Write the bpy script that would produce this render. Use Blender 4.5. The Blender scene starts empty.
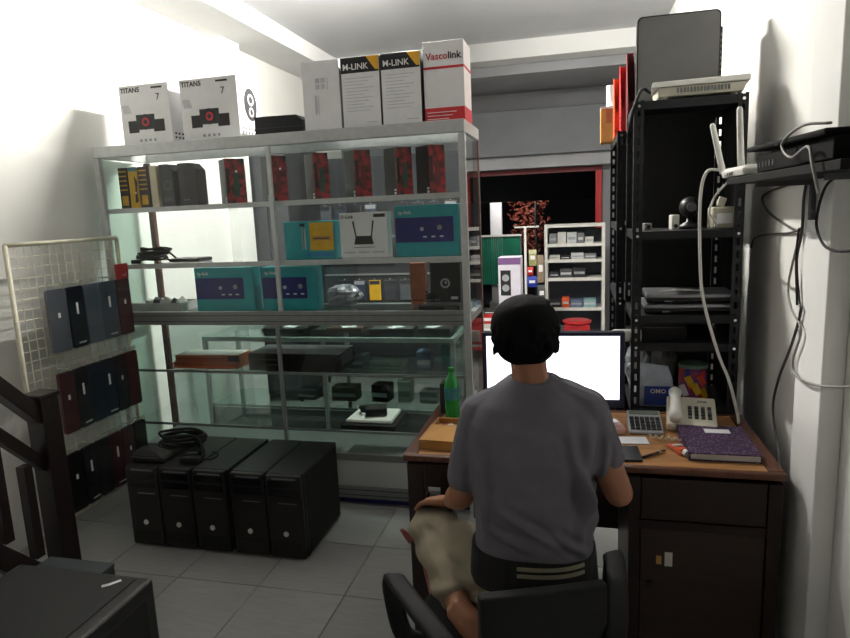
import bpy, bmesh, math, random
from mathutils import Vector, Matrix, Euler, noise as mnoise
random.seed(7)
SC = bpy.context.scene
COL = SC.collection

# ------------------------------------------------------------------ camera
cam_data = bpy.data.cameras.new('camera')
cam_data.sensor_width = 36.0
cam_data.lens = 36.0 * 629.0 / 850.0
cam_data.clip_start = 0.02
cam = bpy.data.objects.new('camera', cam_data)
COL.objects.link(cam)
cam.matrix_world = Matrix((
    (0.97091, 0.00102, 0.23944, 0.0),
    (0.23566, 0.17294, -0.95632, 0.0),
    (-0.04238, 0.98493, 0.16767, 1.6),
    (0, 0, 0, 1)))
SC.camera = cam

# ------------------------------------------------------------------ world (night), view
wd = bpy.data.worlds.new('night'); SC.world = wd
wd.use_nodes = True
wd.node_tree.nodes['Background'].inputs[0].default_value = (0.010, 0.011, 0.016, 1)
wd.node_tree.nodes['Background'].inputs[1].default_value = 0.5
SC.view_settings.view_transform = 'Standard'
SC.view_settings.look = 'None'
SC.view_settings.gamma = 1.0
SC.view_settings.use_curve_mapping = False
SC.view_settings.exposure = 0.0
SC.cycles.transparent_max_bounces = 48
SC.cycles.max_bounces = 10
SC.cycles.sample_clamp_indirect = 6.0

LAMP = (-1.02, 3.78, 3.0); TUBE = 0.6
LAMP_POWER = 285.0
def light(name, loc, power, radius, color):
    l = bpy.data.lights.new(name, 'POINT'); l.energy = power; l.shadow_soft_size = radius; l.color = color
    o = bpy.data.objects.new(name, l); COL.objects.link(o); o.location = loc
    return o
light('outside_fill_light', (-0.75, 9.55, 2.0), 60.0, 0.08, (1.0, 0.95, 0.93))  # added light for the outside column and plants

# ------------------------------------------------------------------ helpers
def lin(c):
    if isinstance(c, str):
        c = [int(c[i:i+2], 16) / 255 for i in (0, 2, 4)]
    return tuple((v / 12.92 if v <= 0.04045 else ((v + 0.055) / 1.055) ** 2.4) for v in c)

def M(name, color, rough=0.5, metal=0.0, var=0.06, scale=18.0, bump=0.0, bscale=None, spec=0.5, stretch=None, coat=0.0, color2=None, detail=3.0):
    """Principled material whose colour wanders a little with a noise texture."""
    m = bpy.data.materials.new(name); m.use_nodes = True
    nt = m.node_tree; b = nt.nodes['Principled BSDF']
    c = lin(color)
    b.inputs['Roughness'].default_value = rough
    b.inputs['Metallic'].default_value = metal
    b.inputs['Specular IOR Level'].default_value = spec
    b.inputs['Coat Weight'].default_value = coat
    tc = nt.nodes.new('ShaderNodeTexCoord'); mp = nt.nodes.new('ShaderNodeMapping')
    nt.links.new(tc.outputs['Object'], mp.inputs[0])
    if stretch: mp.inputs['Scale'].default_value = stretch
    nz = nt.nodes.new('ShaderNodeTexNoise'); nz.inputs['Scale'].default_value = scale; nz.inputs['Detail'].default_value = detail
    nt.links.new(mp.outputs[0], nz.inputs[0])
    rp = nt.nodes.new('ShaderNodeValToRGB')
    lo = lin(color2) if color2 else tuple(max(0, v * (1 - var)) for v in c)
    hi = c if color2 else tuple(min(1, v * (1 + var)) for v in c)
    rp.color_ramp.elements[0].color = (*lo, 1); rp.color_ramp.elements[0].position = 0.35
    rp.color_ramp.elements[1].color = (*hi, 1); rp.color_ramp.elements[1].position = 0.65
    nt.links.new(nz.outputs[0], rp.inputs[0]); nt.links.new(rp.outputs[0], b.inputs['Base Color'])
    if bump:
        bp = nt.nodes.new('ShaderNodeBump'); bp.inputs['Strength'].default_value = bump; bp.inputs['Distance'].default_value = 0.01
        n2 = nt.nodes.new('ShaderNodeTexNoise'); n2.inputs['Scale'].default_value = bscale or scale * 4; n2.inputs['Detail'].default_value = 4
        nt.links.new(mp.outputs[0], n2.inputs[0]); nt.links.new(n2.outputs[0], bp.inputs['Height'])
        nt.links.new(bp.outputs[0], b.inputs['Normal'])
    return m

def glass(name, tint, refl=1.0):
    m = bpy.data.materials.new(name); m.use_nodes = True
    nt = m.node_tree; nt.nodes.remove(nt.nodes['Principled BSDF']); out = nt.nodes['Material Output']
    t = nt.nodes.new('ShaderNodeBsdfTransparent'); t.inputs[0].default_value = (*tint, 1)
    g = nt.nodes.new('ShaderNodeBsdfGlossy'); g.inputs['Roughness'].default_value = 0.03; g.inputs[0].default_value = (refl, refl, refl, 1)
    fr = nt.nodes.new('ShaderNodeFresnel'); fr.inputs[0].default_value = 1.42
    mx = nt.nodes.new('ShaderNodeMixShader')
    ge = nt.nodes.new('ShaderNodeNewGeometry'); iv = nt.nodes.new('ShaderNodeMath'); iv.operation = 'SUBTRACT'; iv.inputs[0].default_value = 1.0; nt.links.new(ge.outputs['Backfacing'], iv.inputs[1])
    mu = nt.nodes.new('ShaderNodeMath'); mu.operation = 'MULTIPLY'; nt.links.new(fr.outputs[0], mu.inputs[0]); nt.links.new(iv.outputs[0], mu.inputs[1])
    nt.links.new(mu.outputs[0], mx.inputs[0]); nt.links.new(t.outputs[0], mx.inputs[1]); nt.links.new(g.outputs[0], mx.inputs[2])
    nt.links.new(mx.outputs[0], out.inputs[0])
    return m

def emit(name, color, strength):
    m = bpy.data.materials.new(name); m.use_nodes = True
    b = m.node_tree.nodes['Principled BSDF']; c = lin(color)
    b.inputs['Base Color'].default_value = (*c, 1)
    b.inputs['Emission Color'].default_value = (*c, 1); b.inputs['Emission Strength'].default_value = strength
    return m

class MB:
    def __init__(s): s.v = []; s.f = []; s.mi = []; s.cur = 0
    def add(s, vs, fs):
        n = len(s.v); s.v += [tuple(v) for v in vs]; s.f += [tuple(i + n for i in f) for f in fs]; s.mi += [s.cur] * len(fs); return s
    def m(s, i): s.cur = i; return s
    def box(s, x0, x1, y0, y1, z0, z1):
        return s.add([(x0,y0,z0),(x1,y0,z0),(x1,y1,z0),(x0,y1,z0),(x0,y0,z1),(x1,y0,z1),(x1,y1,z1),(x0,y1,z1)],
                     [(0,3,2,1),(4,5,6,7),(0,1,5,4),(1,2,6,5),(2,3,7,6),(3,0,4,7)])
    def rbox(s, c, size, rot=(0,0,0)):
        R = Euler(rot).to_matrix(); c = Vector(c); h = [q / 2 for q in size]
        vs = [c + R @ Vector((sx*h[0], sy*h[1], sz*h[2])) for sz in (-1,1) for sx, sy in ((-1,-1),(1,-1),(1,1),(-1,1))]
        return s.add(vs, [(0,3,2,1),(4,5,6,7),(0,1,5,4),(1,2,6,5),(2,3,7,6),(3,0,4,7)])
    def loft(s, rings, cap=True, closed=True):
        k = len(rings[0]); vs = [p for r in rings for p in r]; fs = []
        for i in range(len(rings) - 1):
            for j in range(k if closed else k - 1):
                a = i*k + j; b = i*k + (j+1) % k
                fs.append((a, b, b + k, a + k))
        if cap:
            fs.append(tuple(range(k - 1, -1, -1))); fs.append(tuple((len(rings)-1)*k + j for j in range(k)))
        return s.add(vs, fs)
    def tube(s, pts, r, n=8, cap=True):
        pts = [Vector(p) for p in pts]; rs = r if isinstance(r, (list, tuple)) else [r] * len(pts)
        rings = []; up = None
        for i, p in enumerate(pts):
            d = (pts[min(i+1, len(pts)-1)] - pts[max(i-1, 0)])
            d = d.normalized() if d.length > 1e-9 else Vector((0,0,1))
            if up is None:
                up = Vector((0,0,1)) if abs(d.z) < 0.9 else Vector((1,0,0))
            a = d.cross(up)
            if a.length < 1e-6: a = d.cross(Vector((0,1,0)))
            a.normalize(); b = a.cross(d).normalized(); up = b
            rings.append([p + rs[i] * (math.cos(t) * a + math.sin(t) * b) for t in [2*math.pi*j/n for j in range(n)]])
        return s.loft(rings, cap)
    def cyl(s, p0, p1, r0, r1=None, n=16): return s.tube([p0, p1], [r0, r0 if r1 is None else r1], n)
    def lathe(s, prof, c=(0,0,0), n=20):
        return s.loft([[(c[0] + r*math.cos(2*math.pi*j/n), c[1] + r*math.sin(2*math.pi*j/n), c[2] + z) for j in range(n)] for r, z in prof])
    def ell(s, c, r, nu=16, nv=10):
        rings = []
        for i in range(nv + 1):
            t = math.pi * (i + 0.02 if i == 0 else i - 0.02 if i == nv else i) / nv
            rings.append([(c[0] + r[0]*math.sin(t)*math.cos(2*math.pi*j/nu), c[1] + r[1]*math.sin(t)*math.sin(2*math.pi*j/nu), c[2] - r[2]*math.cos(t)) for j in range(nu)])
        return s.loft(rings)
    def prism(s, poly, axis, a, b):
        """poly in the two remaining axes (x,y / x,z / y,z order), extruded along axis from a to b"""
        def P(u, w, t):
            return {'x': (t, u, w), 'y': (u, t, w), 'z': (u, w, t)}[axis]
        k = len(poly)
        vs = [P(u, w, a) for u, w in poly] + [P(u, w, b) for u, w in poly]
        return s.add(vs, [tuple(range(k)), tuple(range(2*k - 1, k - 1, -1))] + [(j, j + k, (j+1) % k + k, (j+1) % k) for j in range(k)])
    def mesh(s, name, mats, smooth=False):
        me = bpy.data.meshes.new(name); me.from_pydata(s.v, [], s.f); me.update()
        mats = mats if isinstance(mats, (list, tuple)) else [mats]
        for m_ in mats: me.materials.append(m_)
        if len(mats) > 1: me.polygons.foreach_set('material_index', s.mi)
        bm = bmesh.new(); bm.from_mesh(me); bmesh.ops.recalc_face_normals(bm, faces=bm.faces); bm.to_mesh(me); bm.free()
        if smooth: me.polygons.foreach_set('use_smooth', [True] * len(me.polygons))
        return me

WORLD = set()      # empties whose children are given in world coordinates
def obj(name, mb, mats, parent=None, smooth=False, bevel=0.0, loc=None, rot=None, seg=2):
    me = mb.mesh(name, mats, smooth) if isinstance(mb, MB) else mb
    o = bpy.data.objects.new(name, me); COL.objects.link(o)
    if bevel:
        b = o.modifiers.new('bevel', 'BEVEL'); b.width = bevel; b.segments = seg; b.limit_method = 'ANGLE'; b.angle_limit = 0.6
    if loc is not None: o.location = loc
    if rot is not None: o.rotation_euler = rot
    if parent is not None:
        o.parent = parent
        p = parent; off = Vector((0, 0, 0))
        if p.name in WORLD: o.location = Vector(o.location) - Vector(p.location)
        WORLD_CHILD = p.name in WORLD
    return o

def tag(o, label, cat, group=None, kind=None):
    o['label'] = label; o['category'] = cat
    if group: o['group'] = group
    if kind: o['kind'] = kind
    return o
def thing(name, label, cat, loc=(0,0,0), rotz=0.0, group=None, world=False):
    o = bpy.data.objects.new(name, None); COL.objects.link(o); o.empty_display_size = 0.05
    o.location = loc; o.rotation_euler = (0, 0, rotz)
    if world: WORLD.add(o.name)
    return tag(o, label, cat, group)
def struct(name, mb, mats, **k):
    o = obj(name, mb, mats, **k); o['kind'] = 'structure'; return o
def dup(root, loc, rotz=None, label=None):
    r = root.copy(); COL.objects.link(r); r.location = loc
    if rotz is not None: r.rotation_euler = (0, 0, rotz)
    if label: r['label'] = label
    for ch in list(root.children):
        c = ch.copy(); COL.objects.link(c); c.parent = r
        for g in list(ch.children):
            d = g.copy(); COL.objects.link(d); d.parent = c
    return r

_tc = {}
def text_mesh(body, size, mat, ext=0.0006, bold=0.0):
    key = (body, size, mat.name, bold)
    if key not in _tc:
        cu = bpy.data.curves.new('text', 'FONT'); cu.body = body; cu.size = size; cu.extrude = ext; cu.offset = bold
        cu.resolution_u = 2
        o = bpy.data.objects.new('text', cu); COL.objects.link(o)
        bpy.context.view_layer.update()
        me = bpy.data.meshes.new_from_object(o.evaluated_get(bpy.context.evaluated_depsgraph_get()))
        me.name = 'lettering'
        bpy.data.objects.remove(o); bpy.data.curves.remove(cu)
        me.materials.clear(); me.materials.append(mat)
        _tc[key] = me
    return _tc[key]
def text(body, size, mat, parent, loc, rot=(math.pi/2, 0, 0), name='lettering', bold=0.0):
    return obj(name, text_mesh(body, size, mat, bold=bold), None, parent, loc=loc, rot=rot)

def smooth_path(pts, k=6):
    """Catmull-Rom through the points"""
    P = [Vector(p) for p in pts]; P = [P[0]*2 - P[1]] + P + [P[-1]*2 - P[-2]]; out = []
    for i in range(1, len(P) - 2):
        for j in range(k):
            t = j / k
            out.append(0.5 * ((2*P[i]) + (-P[i-1] + P[i+1])*t + (2*P[i-1] - 5*P[i] + 4*P[i+1] - P[i+2])*t*t + (-P[i-1] + 3*P[i] - 3*P[i+1] + P[i+2])*t**3))
    out.append(P[-2]); return out
def cable(name, label, pts, r, mat, cat='cable', k=6, n=6):
    p0 = Vector(pts[0])
    o = obj(name, MB().tube([p - p0 for p in smooth_path(pts, k)], r, n), mat, smooth=True, loc=p0)
    return tag(o, label, cat)

# ------------------------------------------------------------------ materials
wall_m = M('white_wall_paint', 'e6e6e2', 0.75, var=0.03, scale=2.5, bump=0.05, bscale=60)
ceil_m = M('white_ceiling_paint', 'cccdcf', 0.85, var=0.03, scale=2, bump=0.03, bscale=40)
pil_m = M('pilaster_paint', 'efefed', 0.7, var=0.03, scale=3, bump=0.05, bscale=50)
beam_m = M('beam_paint', 'eeeeee', 0.75, var=0.02, scale=3)
tile_m = M('floor_tile', '9b9b9a', 0.32, var=0.05, scale=9, stretch=(1, 6, 1), bump=0.02, bscale=30)
grout_m = M('grout', '7c7b78', 0.9, var=0.15, scale=30)
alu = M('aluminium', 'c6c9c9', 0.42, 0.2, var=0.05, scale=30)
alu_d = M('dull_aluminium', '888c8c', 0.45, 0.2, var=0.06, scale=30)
gl = glass('cabinet_glass', (0.965, 0.975, 0.972))
gl_g = glass('green_edge_glass', (0.88, 0.945, 0.92))
gl_u = glass('tinted_back_glass', (0.87, 0.895, 0.89))  # tint darkens what is seen through the upper back panel
gl_l = glass('shaded_green_back_glass', (0.55, 0.63, 0.605))  # green glass, tint darkened to stand in for shade behind it
black = M('black_plastic', '0e0e10', 0.45, var=0.15)
black_m = M('matt_black', '09090b', 0.7, var=0.15)
black_g = M('gloss_black', '08080a', 0.22, var=0.1)
char = M('charcoal_plastic', '242528', 0.55, var=0.1)
grey = M('grey_plastic', '77787a', 0.55)
dgrey = M('dark_grey', '48494d', 0.6)
white = M('white_card', 'ececed', 0.6, var=0.02)
white_p = M('white_plastic', 'e4e3de', 0.42, var=0.03)
cream = M('cream_plastic', 'd8d3c2', 0.5, var=0.04)
offw = M('off_white', 'c9c8c2', 0.6, var=0.04)
red = M('red_card', 'c0282c', 0.5, var=0.12, scale=40)
redp = M('red_plastic', 'b3262a', 0.4)
darkred = M('dark_red', '6d1a20', 0.5, var=0.2)
orange = M('orange_plastic', 'd2572e', 0.45, var=0.08)
orange_c = M('orange_card', '9a5230', 0.55, var=0.12)
yellow = M('yellow_card', 'd9a91f', 0.5, var=0.1)
teal = M('teal_card', '2a9fa6', 0.45, var=0.06)
teal_d = M('dark_teal', '1d757c', 0.5)
navy = M('navy_print', '20236e', 0.45, var=0.1)
blue = M('blue_plastic', '2438a0', 0.45)
kraft = M('kraft_card', 'b78647', 0.75, var=0.08, scale=12)
brown = M('dark_stained_wood', '1d0b08', 0.42, var=0.35, scale=10, stretch=(1, 1, 8), spec=0.4)
brownx = M('dark_wood_across', '1d0b08', 0.42, var=0.35, scale=10, stretch=(8, 1, 1), spec=0.4)
edgew = M('red_brown_wood_edge', '57301e', 0.45, var=0.25, scale=10, stretch=(6, 6, 1))
topw = M('light_wood_top', 'a8794a', 0.45, var=0.18, scale=5, stretch=(1, 7, 1), bump=0.03)
doorw = M('brown_plywood', '2b1a12', 0.5, var=0.2, scale=6, stretch=(1, 1, 6))
stairw = M('stair_dark_wood', '170a09', 0.45, var=0.3, scale=9, stretch=(1, 1, 7))
wirew = M('cream_wire', 'cfcbb6', 0.5)
rackm = M('rack_steel', '1b1d22', 0.6, 0.2, var=0.12)
chrome = M('chrome', 'd0d2d4', 0.15, 1.0, var=0.02)
print_g = M('grey_print', '9a9ca0', 0.6)
print_l = M('light_grey_print', 'c3c5c9', 0.6)
print_k = M('black_print', '1b1b1e', 0.55)
print_r = M('red_print', 'c62c38', 0.55)
print_w = M('white_print', 'f0f0f0', 0.55)
print_y = M('yellow_print', 'e0a82a', 0.55)
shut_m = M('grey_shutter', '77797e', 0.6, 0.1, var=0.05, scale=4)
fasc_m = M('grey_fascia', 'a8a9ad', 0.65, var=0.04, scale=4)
asph = M('asphalt', '2a2a2c', 0.9, var=0.3, scale=40, bump=0.2)
bag_m = glass('clear_plastic_film', (0.93, 0.94, 0.95))

# ------------------------------------------------------------------ room
CZ = 3.13
fl = struct('floor', MB().box(-2.85, 0.82, -1.3, 7.6, -0.08, -0.004), grout_m)
xs = [-2.75] + [-1.79 + 0.405*k for k in range(-2, 7)]; xs = [x for x in xs if x < 0.72] + [0.72]
ys = [-1.2] + [2.285 + 0.405*k for k in range(-8, 13)] + [7.5]
tcache = {}
for i in range(len(xs) - 1):
    for j in range(len(ys) - 1):
        w = xs[i+1] - xs[i] - 0.004; d = ys[j+1] - ys[j] - 0.004
        if w < 0.02 or d < 0.02: continue
        key = (round(w, 3), round(d, 3))
        if key not in tcache:
            b = 0.0015; hw, hd = w/2, d/2
            tcache[key] = MB().loft([[(-hw,-hd,-0.005),(hw,-hd,-0.005),(hw,hd,-0.005),(-hw,hd,-0.005)],
                                     [(-hw,-hd,-b),(hw,-hd,-b),(hw,hd,-b),(-hw,hd,-b)],
                                     [(-hw+b,-hd+b,0),(hw-b,-hd+b,0),(hw-b,hd-b,0),(-hw+b,hd-b,0)]]).mesh('tile', tile_m)
        obj('tile', tcache[key], None, fl, loc=((xs[i]+xs[i+1])/2, (ys[j]+ys[j+1])/2, 0))
struct('ceiling', MB().box(-2.85, 0.9, -1.3, 7.6, CZ, CZ + 0.1), ceil_m)
struct('wall_left', MB().box(-2.85, -2.75, -1.3, 7.6, -0.08, CZ), wall_m)
struct('wall_right', MB().box(0.72, 0.82, -1.3, 7.6, -0.08, CZ), wall_m)
struct('wall_back', MB().box(-2.75, 0.72, -1.3, -1.2, -0.08, CZ), M('back_wall_paint', 'd6d5d0', 0.8, var=0.03, scale=3))
tag(struct('trim_1', MB().box(-2.75, -2.34, -1.2, 6.2, 2.99, CZ), beam_m), 'white beam along the left wall under the ceiling', 'beam')
tag(struct('trim_2', MB().box(-2.75, 0.72, 6.2, 6.45, 2.97, CZ), beam_m), 'white cross beam under the ceiling behind the boxes', 'beam')
tag(struct('trim_3', MB().box(0.66, 0.72, 1.93, 2.15, 0, CZ), pil_m, bevel=0.004), 'white pilaster on the right wall beside the desk', 'pilaster')
tag(struct('trim_4', MB().box(0.67, 0.72, 4.82, 5.1, 0, CZ), pil_m), 'far white pilaster on the right wall behind the rack', 'pilaster')
tag(struct('trim_5', MB().box(-2.75, -2.66, 4.62, 4.86, 0, 2.99), pil_m), 'white pilaster on the left wall seen through the cabinet', 'pilaster')
# shop front
wf = struct('wall_front', MB().box(-2.75, 0.72, 7.5, 7.6, 2.03, CZ).box(0.24, 0.72, 7.5, 7.6, 0, 2.03).box(-2.75, -2.5, 7.5, 7.6, 0, 2.03), M('front_wall_grey', '8f9094', 0.8, var=0.04, scale=3))  # even grey, partly carrying the shade past the cross beam
tag(struct('trim_6', MB().box(-2.75, 0.72, 6.46, 7.49, 2.88, CZ - 0.001), M('shading_grey', '9a9b9f', 0.85, var=0.05, scale=2)), 'grey slab added as ceiling soffit near the shop entrance', 'shading')  # grey slab stands in for the shaded ceiling past the beam
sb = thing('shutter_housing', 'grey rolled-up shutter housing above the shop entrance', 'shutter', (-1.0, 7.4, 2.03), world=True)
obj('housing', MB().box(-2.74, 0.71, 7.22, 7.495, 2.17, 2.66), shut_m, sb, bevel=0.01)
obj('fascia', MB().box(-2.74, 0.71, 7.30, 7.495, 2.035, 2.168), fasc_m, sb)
d1 = struct('door_1', MB().box(-2.5, 0.24, 7.44, 7.5, 1.975, 2.028), darkred)
obj('door_post', MB().box(0.17, 0.235, 7.44, 7.5, 0, 1.974), redp, d1)
obj('door_post', MB().box(-2.5, -2.44, 7.44, 7.5, 0, 1.974), redp, d1)

# ceiling lamp: a fluorescent tube running front to back, just above the frame
lp = thing('ceiling_lamp', 'white fluorescent tube lamp glowing on the ceiling above the glass cabinet', 'lamp', (LAMP[0], LAMP[1], CZ), world=True)
obj('batten', MB().box(LAMP[0] - 0.025, LAMP[0] + 0.025, LAMP[1] - TUBE/2 - 0.02, LAMP[1] + TUBE/2 + 0.02, CZ - 0.045, CZ - 0.001), white_p, lp, bevel=0.004)
for s_ in (-1, 1): obj('tube_holder', MB().box(LAMP[0] - 0.015, LAMP[0] + 0.015, LAMP[1] + s_*(TUBE/2 + 0.01) - 0.01, LAMP[1] + s_*(TUBE/2 + 0.01) + 0.01, LAMP[2] - 0.02, CZ - 0.0455), white_p, lp)
tube_m = emit('tube_glow', 'fffbf2', LAMP_POWER / (math.pi * 2*math.pi*0.016*TUBE))
obj('tube', MB().cyl((LAMP[0], LAMP[1] - TUBE/2, LAMP[2]), (LAMP[0], LAMP[1] + TUBE/2, LAMP[2]), 0.016, n=16), tube_m, lp, smooth=True)

# ------------------------------------------------------------------ glass display cabinet
CX0, CX1, CY0, CY1, CTOP = -2.66, -0.54, 3.10, 3.55, 2.035
cab = thing('display_cabinet', 'tall glass display cabinet with aluminium frame and five shelves', 'cabinet', (-1.6, 3.32, 0), world=True)
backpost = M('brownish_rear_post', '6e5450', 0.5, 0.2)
for x in (CX0, CX1 - 0.034):
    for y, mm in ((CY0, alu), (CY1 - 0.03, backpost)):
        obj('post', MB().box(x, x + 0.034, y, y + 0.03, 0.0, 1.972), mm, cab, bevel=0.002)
obj('top_rail', MB().box(CX0, CX1, CY0 - 0.004, CY0 + 0.03, 1.975, CTOP), alu, cab, bevel=0.003)
obj('top_rail', MB().box(CX0, CX1, CY1 - 0.03, CY1, 1.975, CTOP), alu, cab, bevel=0.003)
for x in (CX0, CX1 - 0.03): obj('top_rail', MB().box(x, x + 0.03, CY0 + 0.032, CY1 - 0.032, 1.975, CTOP), alu, cab, bevel=0.003)
obj('top_glass', MB().box(CX0 + 0.03, CX1 - 0.03, CY0 + 0.031, CY1 - 0.031, CTOP - 0.012, CTOP - 0.004), gl, cab)
SH = dict(s1=1.69, s2=1.372, s3=1.085, s4=0.75, s5=0.425)
for k, z in SH.items():
    g = obj('glass_shelf', MB().box(CX0 + 0.036, CX1 - 0.036, CY0 + 0.035, CY1 - 0.035, z - 0.008, z), gl if k != 's3' else gl_g, cab)
    if k in ('s1', 's2'):
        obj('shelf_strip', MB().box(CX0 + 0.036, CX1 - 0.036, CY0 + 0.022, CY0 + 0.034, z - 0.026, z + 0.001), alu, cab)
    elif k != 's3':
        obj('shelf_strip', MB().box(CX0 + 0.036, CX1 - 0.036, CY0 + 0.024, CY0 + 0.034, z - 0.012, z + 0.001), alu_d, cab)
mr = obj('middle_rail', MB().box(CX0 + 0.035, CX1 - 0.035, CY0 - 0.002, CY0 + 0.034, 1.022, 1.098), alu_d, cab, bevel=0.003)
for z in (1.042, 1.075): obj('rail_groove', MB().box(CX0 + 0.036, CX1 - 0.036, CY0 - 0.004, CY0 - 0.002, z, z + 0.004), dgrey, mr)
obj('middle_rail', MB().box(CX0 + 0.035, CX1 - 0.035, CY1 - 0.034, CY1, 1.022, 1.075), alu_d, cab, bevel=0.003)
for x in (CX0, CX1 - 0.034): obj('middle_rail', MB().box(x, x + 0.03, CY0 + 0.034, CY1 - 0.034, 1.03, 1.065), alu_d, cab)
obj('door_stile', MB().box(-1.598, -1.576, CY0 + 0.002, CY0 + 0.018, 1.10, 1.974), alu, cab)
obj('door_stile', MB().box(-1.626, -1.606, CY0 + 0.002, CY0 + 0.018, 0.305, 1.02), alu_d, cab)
obj('glass_door', MB().box(CX0 + 0.036, -1.60, CY0 + 0.012, CY0 + 0.017, 1.10, 1.974), gl, cab)
obj('glass_door', MB().box(-1.575, CX1 - 0.036, CY0 + 0.004, CY0 + 0.009, 1.10, 1.974), gl, cab)
obj('glass_door', MB().box(CX0 + 0.036, -1.628, CY0 + 0.012, CY0 + 0.017, 0.305, 1.02), gl, cab)
obj('glass_door', MB().box(-1.604, CX1 - 0.036, CY0 + 0.004, CY0 + 0.009, 0.305, 1.02), gl, cab)
for z0, z1 in ((1.068, 1.972), (0.10, 1.028)):
    for x in (CX0 + 0.004, CX1 - 0.010): obj('side_glass', MB().box(x, x + 0.006, CY0 + 0.032, CY1 - 0.032, z0, z1), gl_g if x < -2 else gl, cab)
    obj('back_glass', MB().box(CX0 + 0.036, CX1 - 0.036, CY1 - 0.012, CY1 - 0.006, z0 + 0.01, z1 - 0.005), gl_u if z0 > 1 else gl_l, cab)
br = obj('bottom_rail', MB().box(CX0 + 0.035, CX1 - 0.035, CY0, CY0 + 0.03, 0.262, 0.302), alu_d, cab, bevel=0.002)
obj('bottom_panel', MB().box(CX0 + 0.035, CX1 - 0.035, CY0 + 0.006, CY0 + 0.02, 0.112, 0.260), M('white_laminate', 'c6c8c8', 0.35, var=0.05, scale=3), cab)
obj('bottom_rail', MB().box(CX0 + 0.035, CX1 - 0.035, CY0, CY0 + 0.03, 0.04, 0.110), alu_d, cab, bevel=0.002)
for z in (0.058, 0.088): obj('rail_groove', MB().box(CX0 + 0.036, CX1 - 0.036, CY0 - 0.002, CY0, z, z + 0.005), dgrey, br)
obj('bottom_board', MB().box(CX0 + 0.035, CX1 - 0.035, CY0 + 0.032, CY1 - 0.004, 0.245, 0.262), alu_d, cab)
obj('gap_shade_strip', MB().box(CX0 + 0.036, CX1 - 0.036, CY0 + 0.035, CY0 + 0.05, 0.0, 0.038), navy, cab)  # dark strip stands in for the shadow gap under the cabinet

# ---------------------------------------------------------------- printed cartons
def carton(name, label, cat, x, y, z, w, d, h, mats, rot=0.0, group=None):
    """box standing at (x,y,z) = centre of its base; local front face at y = -d/2"""
    t = thing(name, label, cat, (x, y, z), rot, group)
    obj('carton', MB().box(-w/2, w/2, -d/2, d/2, 0, h), mats, t, bevel=0.002)
    return t
def patch(t, name, mat, x0, x1, z0, z1, yf, th=0.0012, bevel=0):
    return obj(name, MB().box(x0, x1, yf - th, yf - 0.0001, z0, z1), mat, t)
def disc(t, name, mat, x, z, r, yf, th=0.0016, n=20):
    return obj(name, MB().cyl((x, yf - th, z), (x, yf - 0.0001, z), r, n=n), mat, t)
def side_patch(t, name, mat, y0, y1, z0, z1, xf, th=0.0012):
    return obj(name, MB().box(xf + 0.0001, xf + th, y0, y1, z0, z1), mat, t)

TZ = CTOP
for i, (x, w, lab) in enumerate(((-2.345, 0.315, 'white speaker carton on the cabinet, leftmost of the pair by the wall'),
                                 (-1.945, 0.345, 'white speaker carton with a speaker printed on its side, beside the flat black box'))):
    d = 0.25; h = 0.325; yf = -d/2
    t = carton('speaker_carton', lab, 'box', x, 3.30, TZ, w, d, h, white, group='speaker cartons on top of the cabinet')
    text('TITAN5', 0.036, print_k, t, (-w/2 + 0.012, yf - 0.001, h - 0.038), bold=0.0008)
    patch(t, 'small_print', print_k, 0.05, 0.12, h - 0.026, h - 0.016, yf)
    text('7', 0.05, print_k, t, (0.075, yf - 0.001, h - 0.088))
    obj('grey_emblem', MB().prism([(-w/2 + 0.02, h - 0.15), (-w/2 + 0.07, h - 0.15), (-w/2 + 0.055, h - 0.105), (-w/2 + 0.012, h - 0.105)], 'y', yf - 0.0012, yf - 0.0001), print_l, t)
    patch(t, 'printed_speaker', print_k, -0.115, -0.05, 0.07, 0.135, yf); patch(t, 'printed_speaker', print_k, 0.045, 0.115, 0.07, 0.135, yf)
    patch(t, 'printed_speaker', char, -0.062, 0.055, 0.085, 0.165, yf, 0.0016)
    disc(t, 'printed_cone', print_k, -0.005, 0.125, 0.042, yf, 0.0022); disc(t, 'printed_ring', print_r, -0.003, 0.125, 0.023, yf, 0.0028); disc(t, 'printed_cap', char, -0.003, 0.125, 0.013, yf, 0.0032)
    for q in range(4): disc(t, 'printed_icon', print_g, -0.045 + 0.03*q, 0.027, 0.008, yf, n=8)
    obj('lid_seam', MB().box(w/2 + 0.0001, w/2 + 0.001, -d/2 + 0.004, d/2 - 0.004, h - 0.045, h - 0.043), print_l, t)
    if i == 1:
        obj('printed_speaker', MB().prism([(0.01 + 0.07*math.cos(a), 0.19 + 0.088*math.sin(a)) for a in [2*math.pi*k/18 for k in range(18)]], 'x', w/2 + 0.0001, w/2 + 0.0015), print_k, t)
        for cz_, r_ in ((0.215, 0.032), (0.15, 0.026)):
            obj('printed_cone', MB().cyl((w/2 + 0.0015, 0.012, cz_), (w/2 + 0.002, 0.012, cz_), r_, n=16), print_l, t)
            obj('printed_cap', MB().cyl((w/2 + 0.002, 0.012, cz_), (w/2 + 0.0025, 0.012, cz_), r_*0.6, n=12), print_k, t)
    for q in range(6):
        for r_ in range(2): side_patch(t, 'printed_icon', print_k, -0.10 + 0.032*q, -0.085 + 0.032*q, 0.03 + 0.022*r_, 0.04 + 0.022*r_, w/2)

t = thing('media_box', 'flat black electronics box lying on the cabinet beside the speaker carton', 'box', (-1.57, 3.34, TZ))
obj('body', MB().prism([(-0.14, 0), (0.14, 0), (0.14, 0.075), (0.105, 0.105), (-0.14, 0.108)], 'y', -0.12, 0.12), black_m, t, bevel=0.003)
obj('seam', MB().box(-0.138, 0.138, -0.1212, -0.1201, 0.045, 0.047), dgrey, t)

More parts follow.
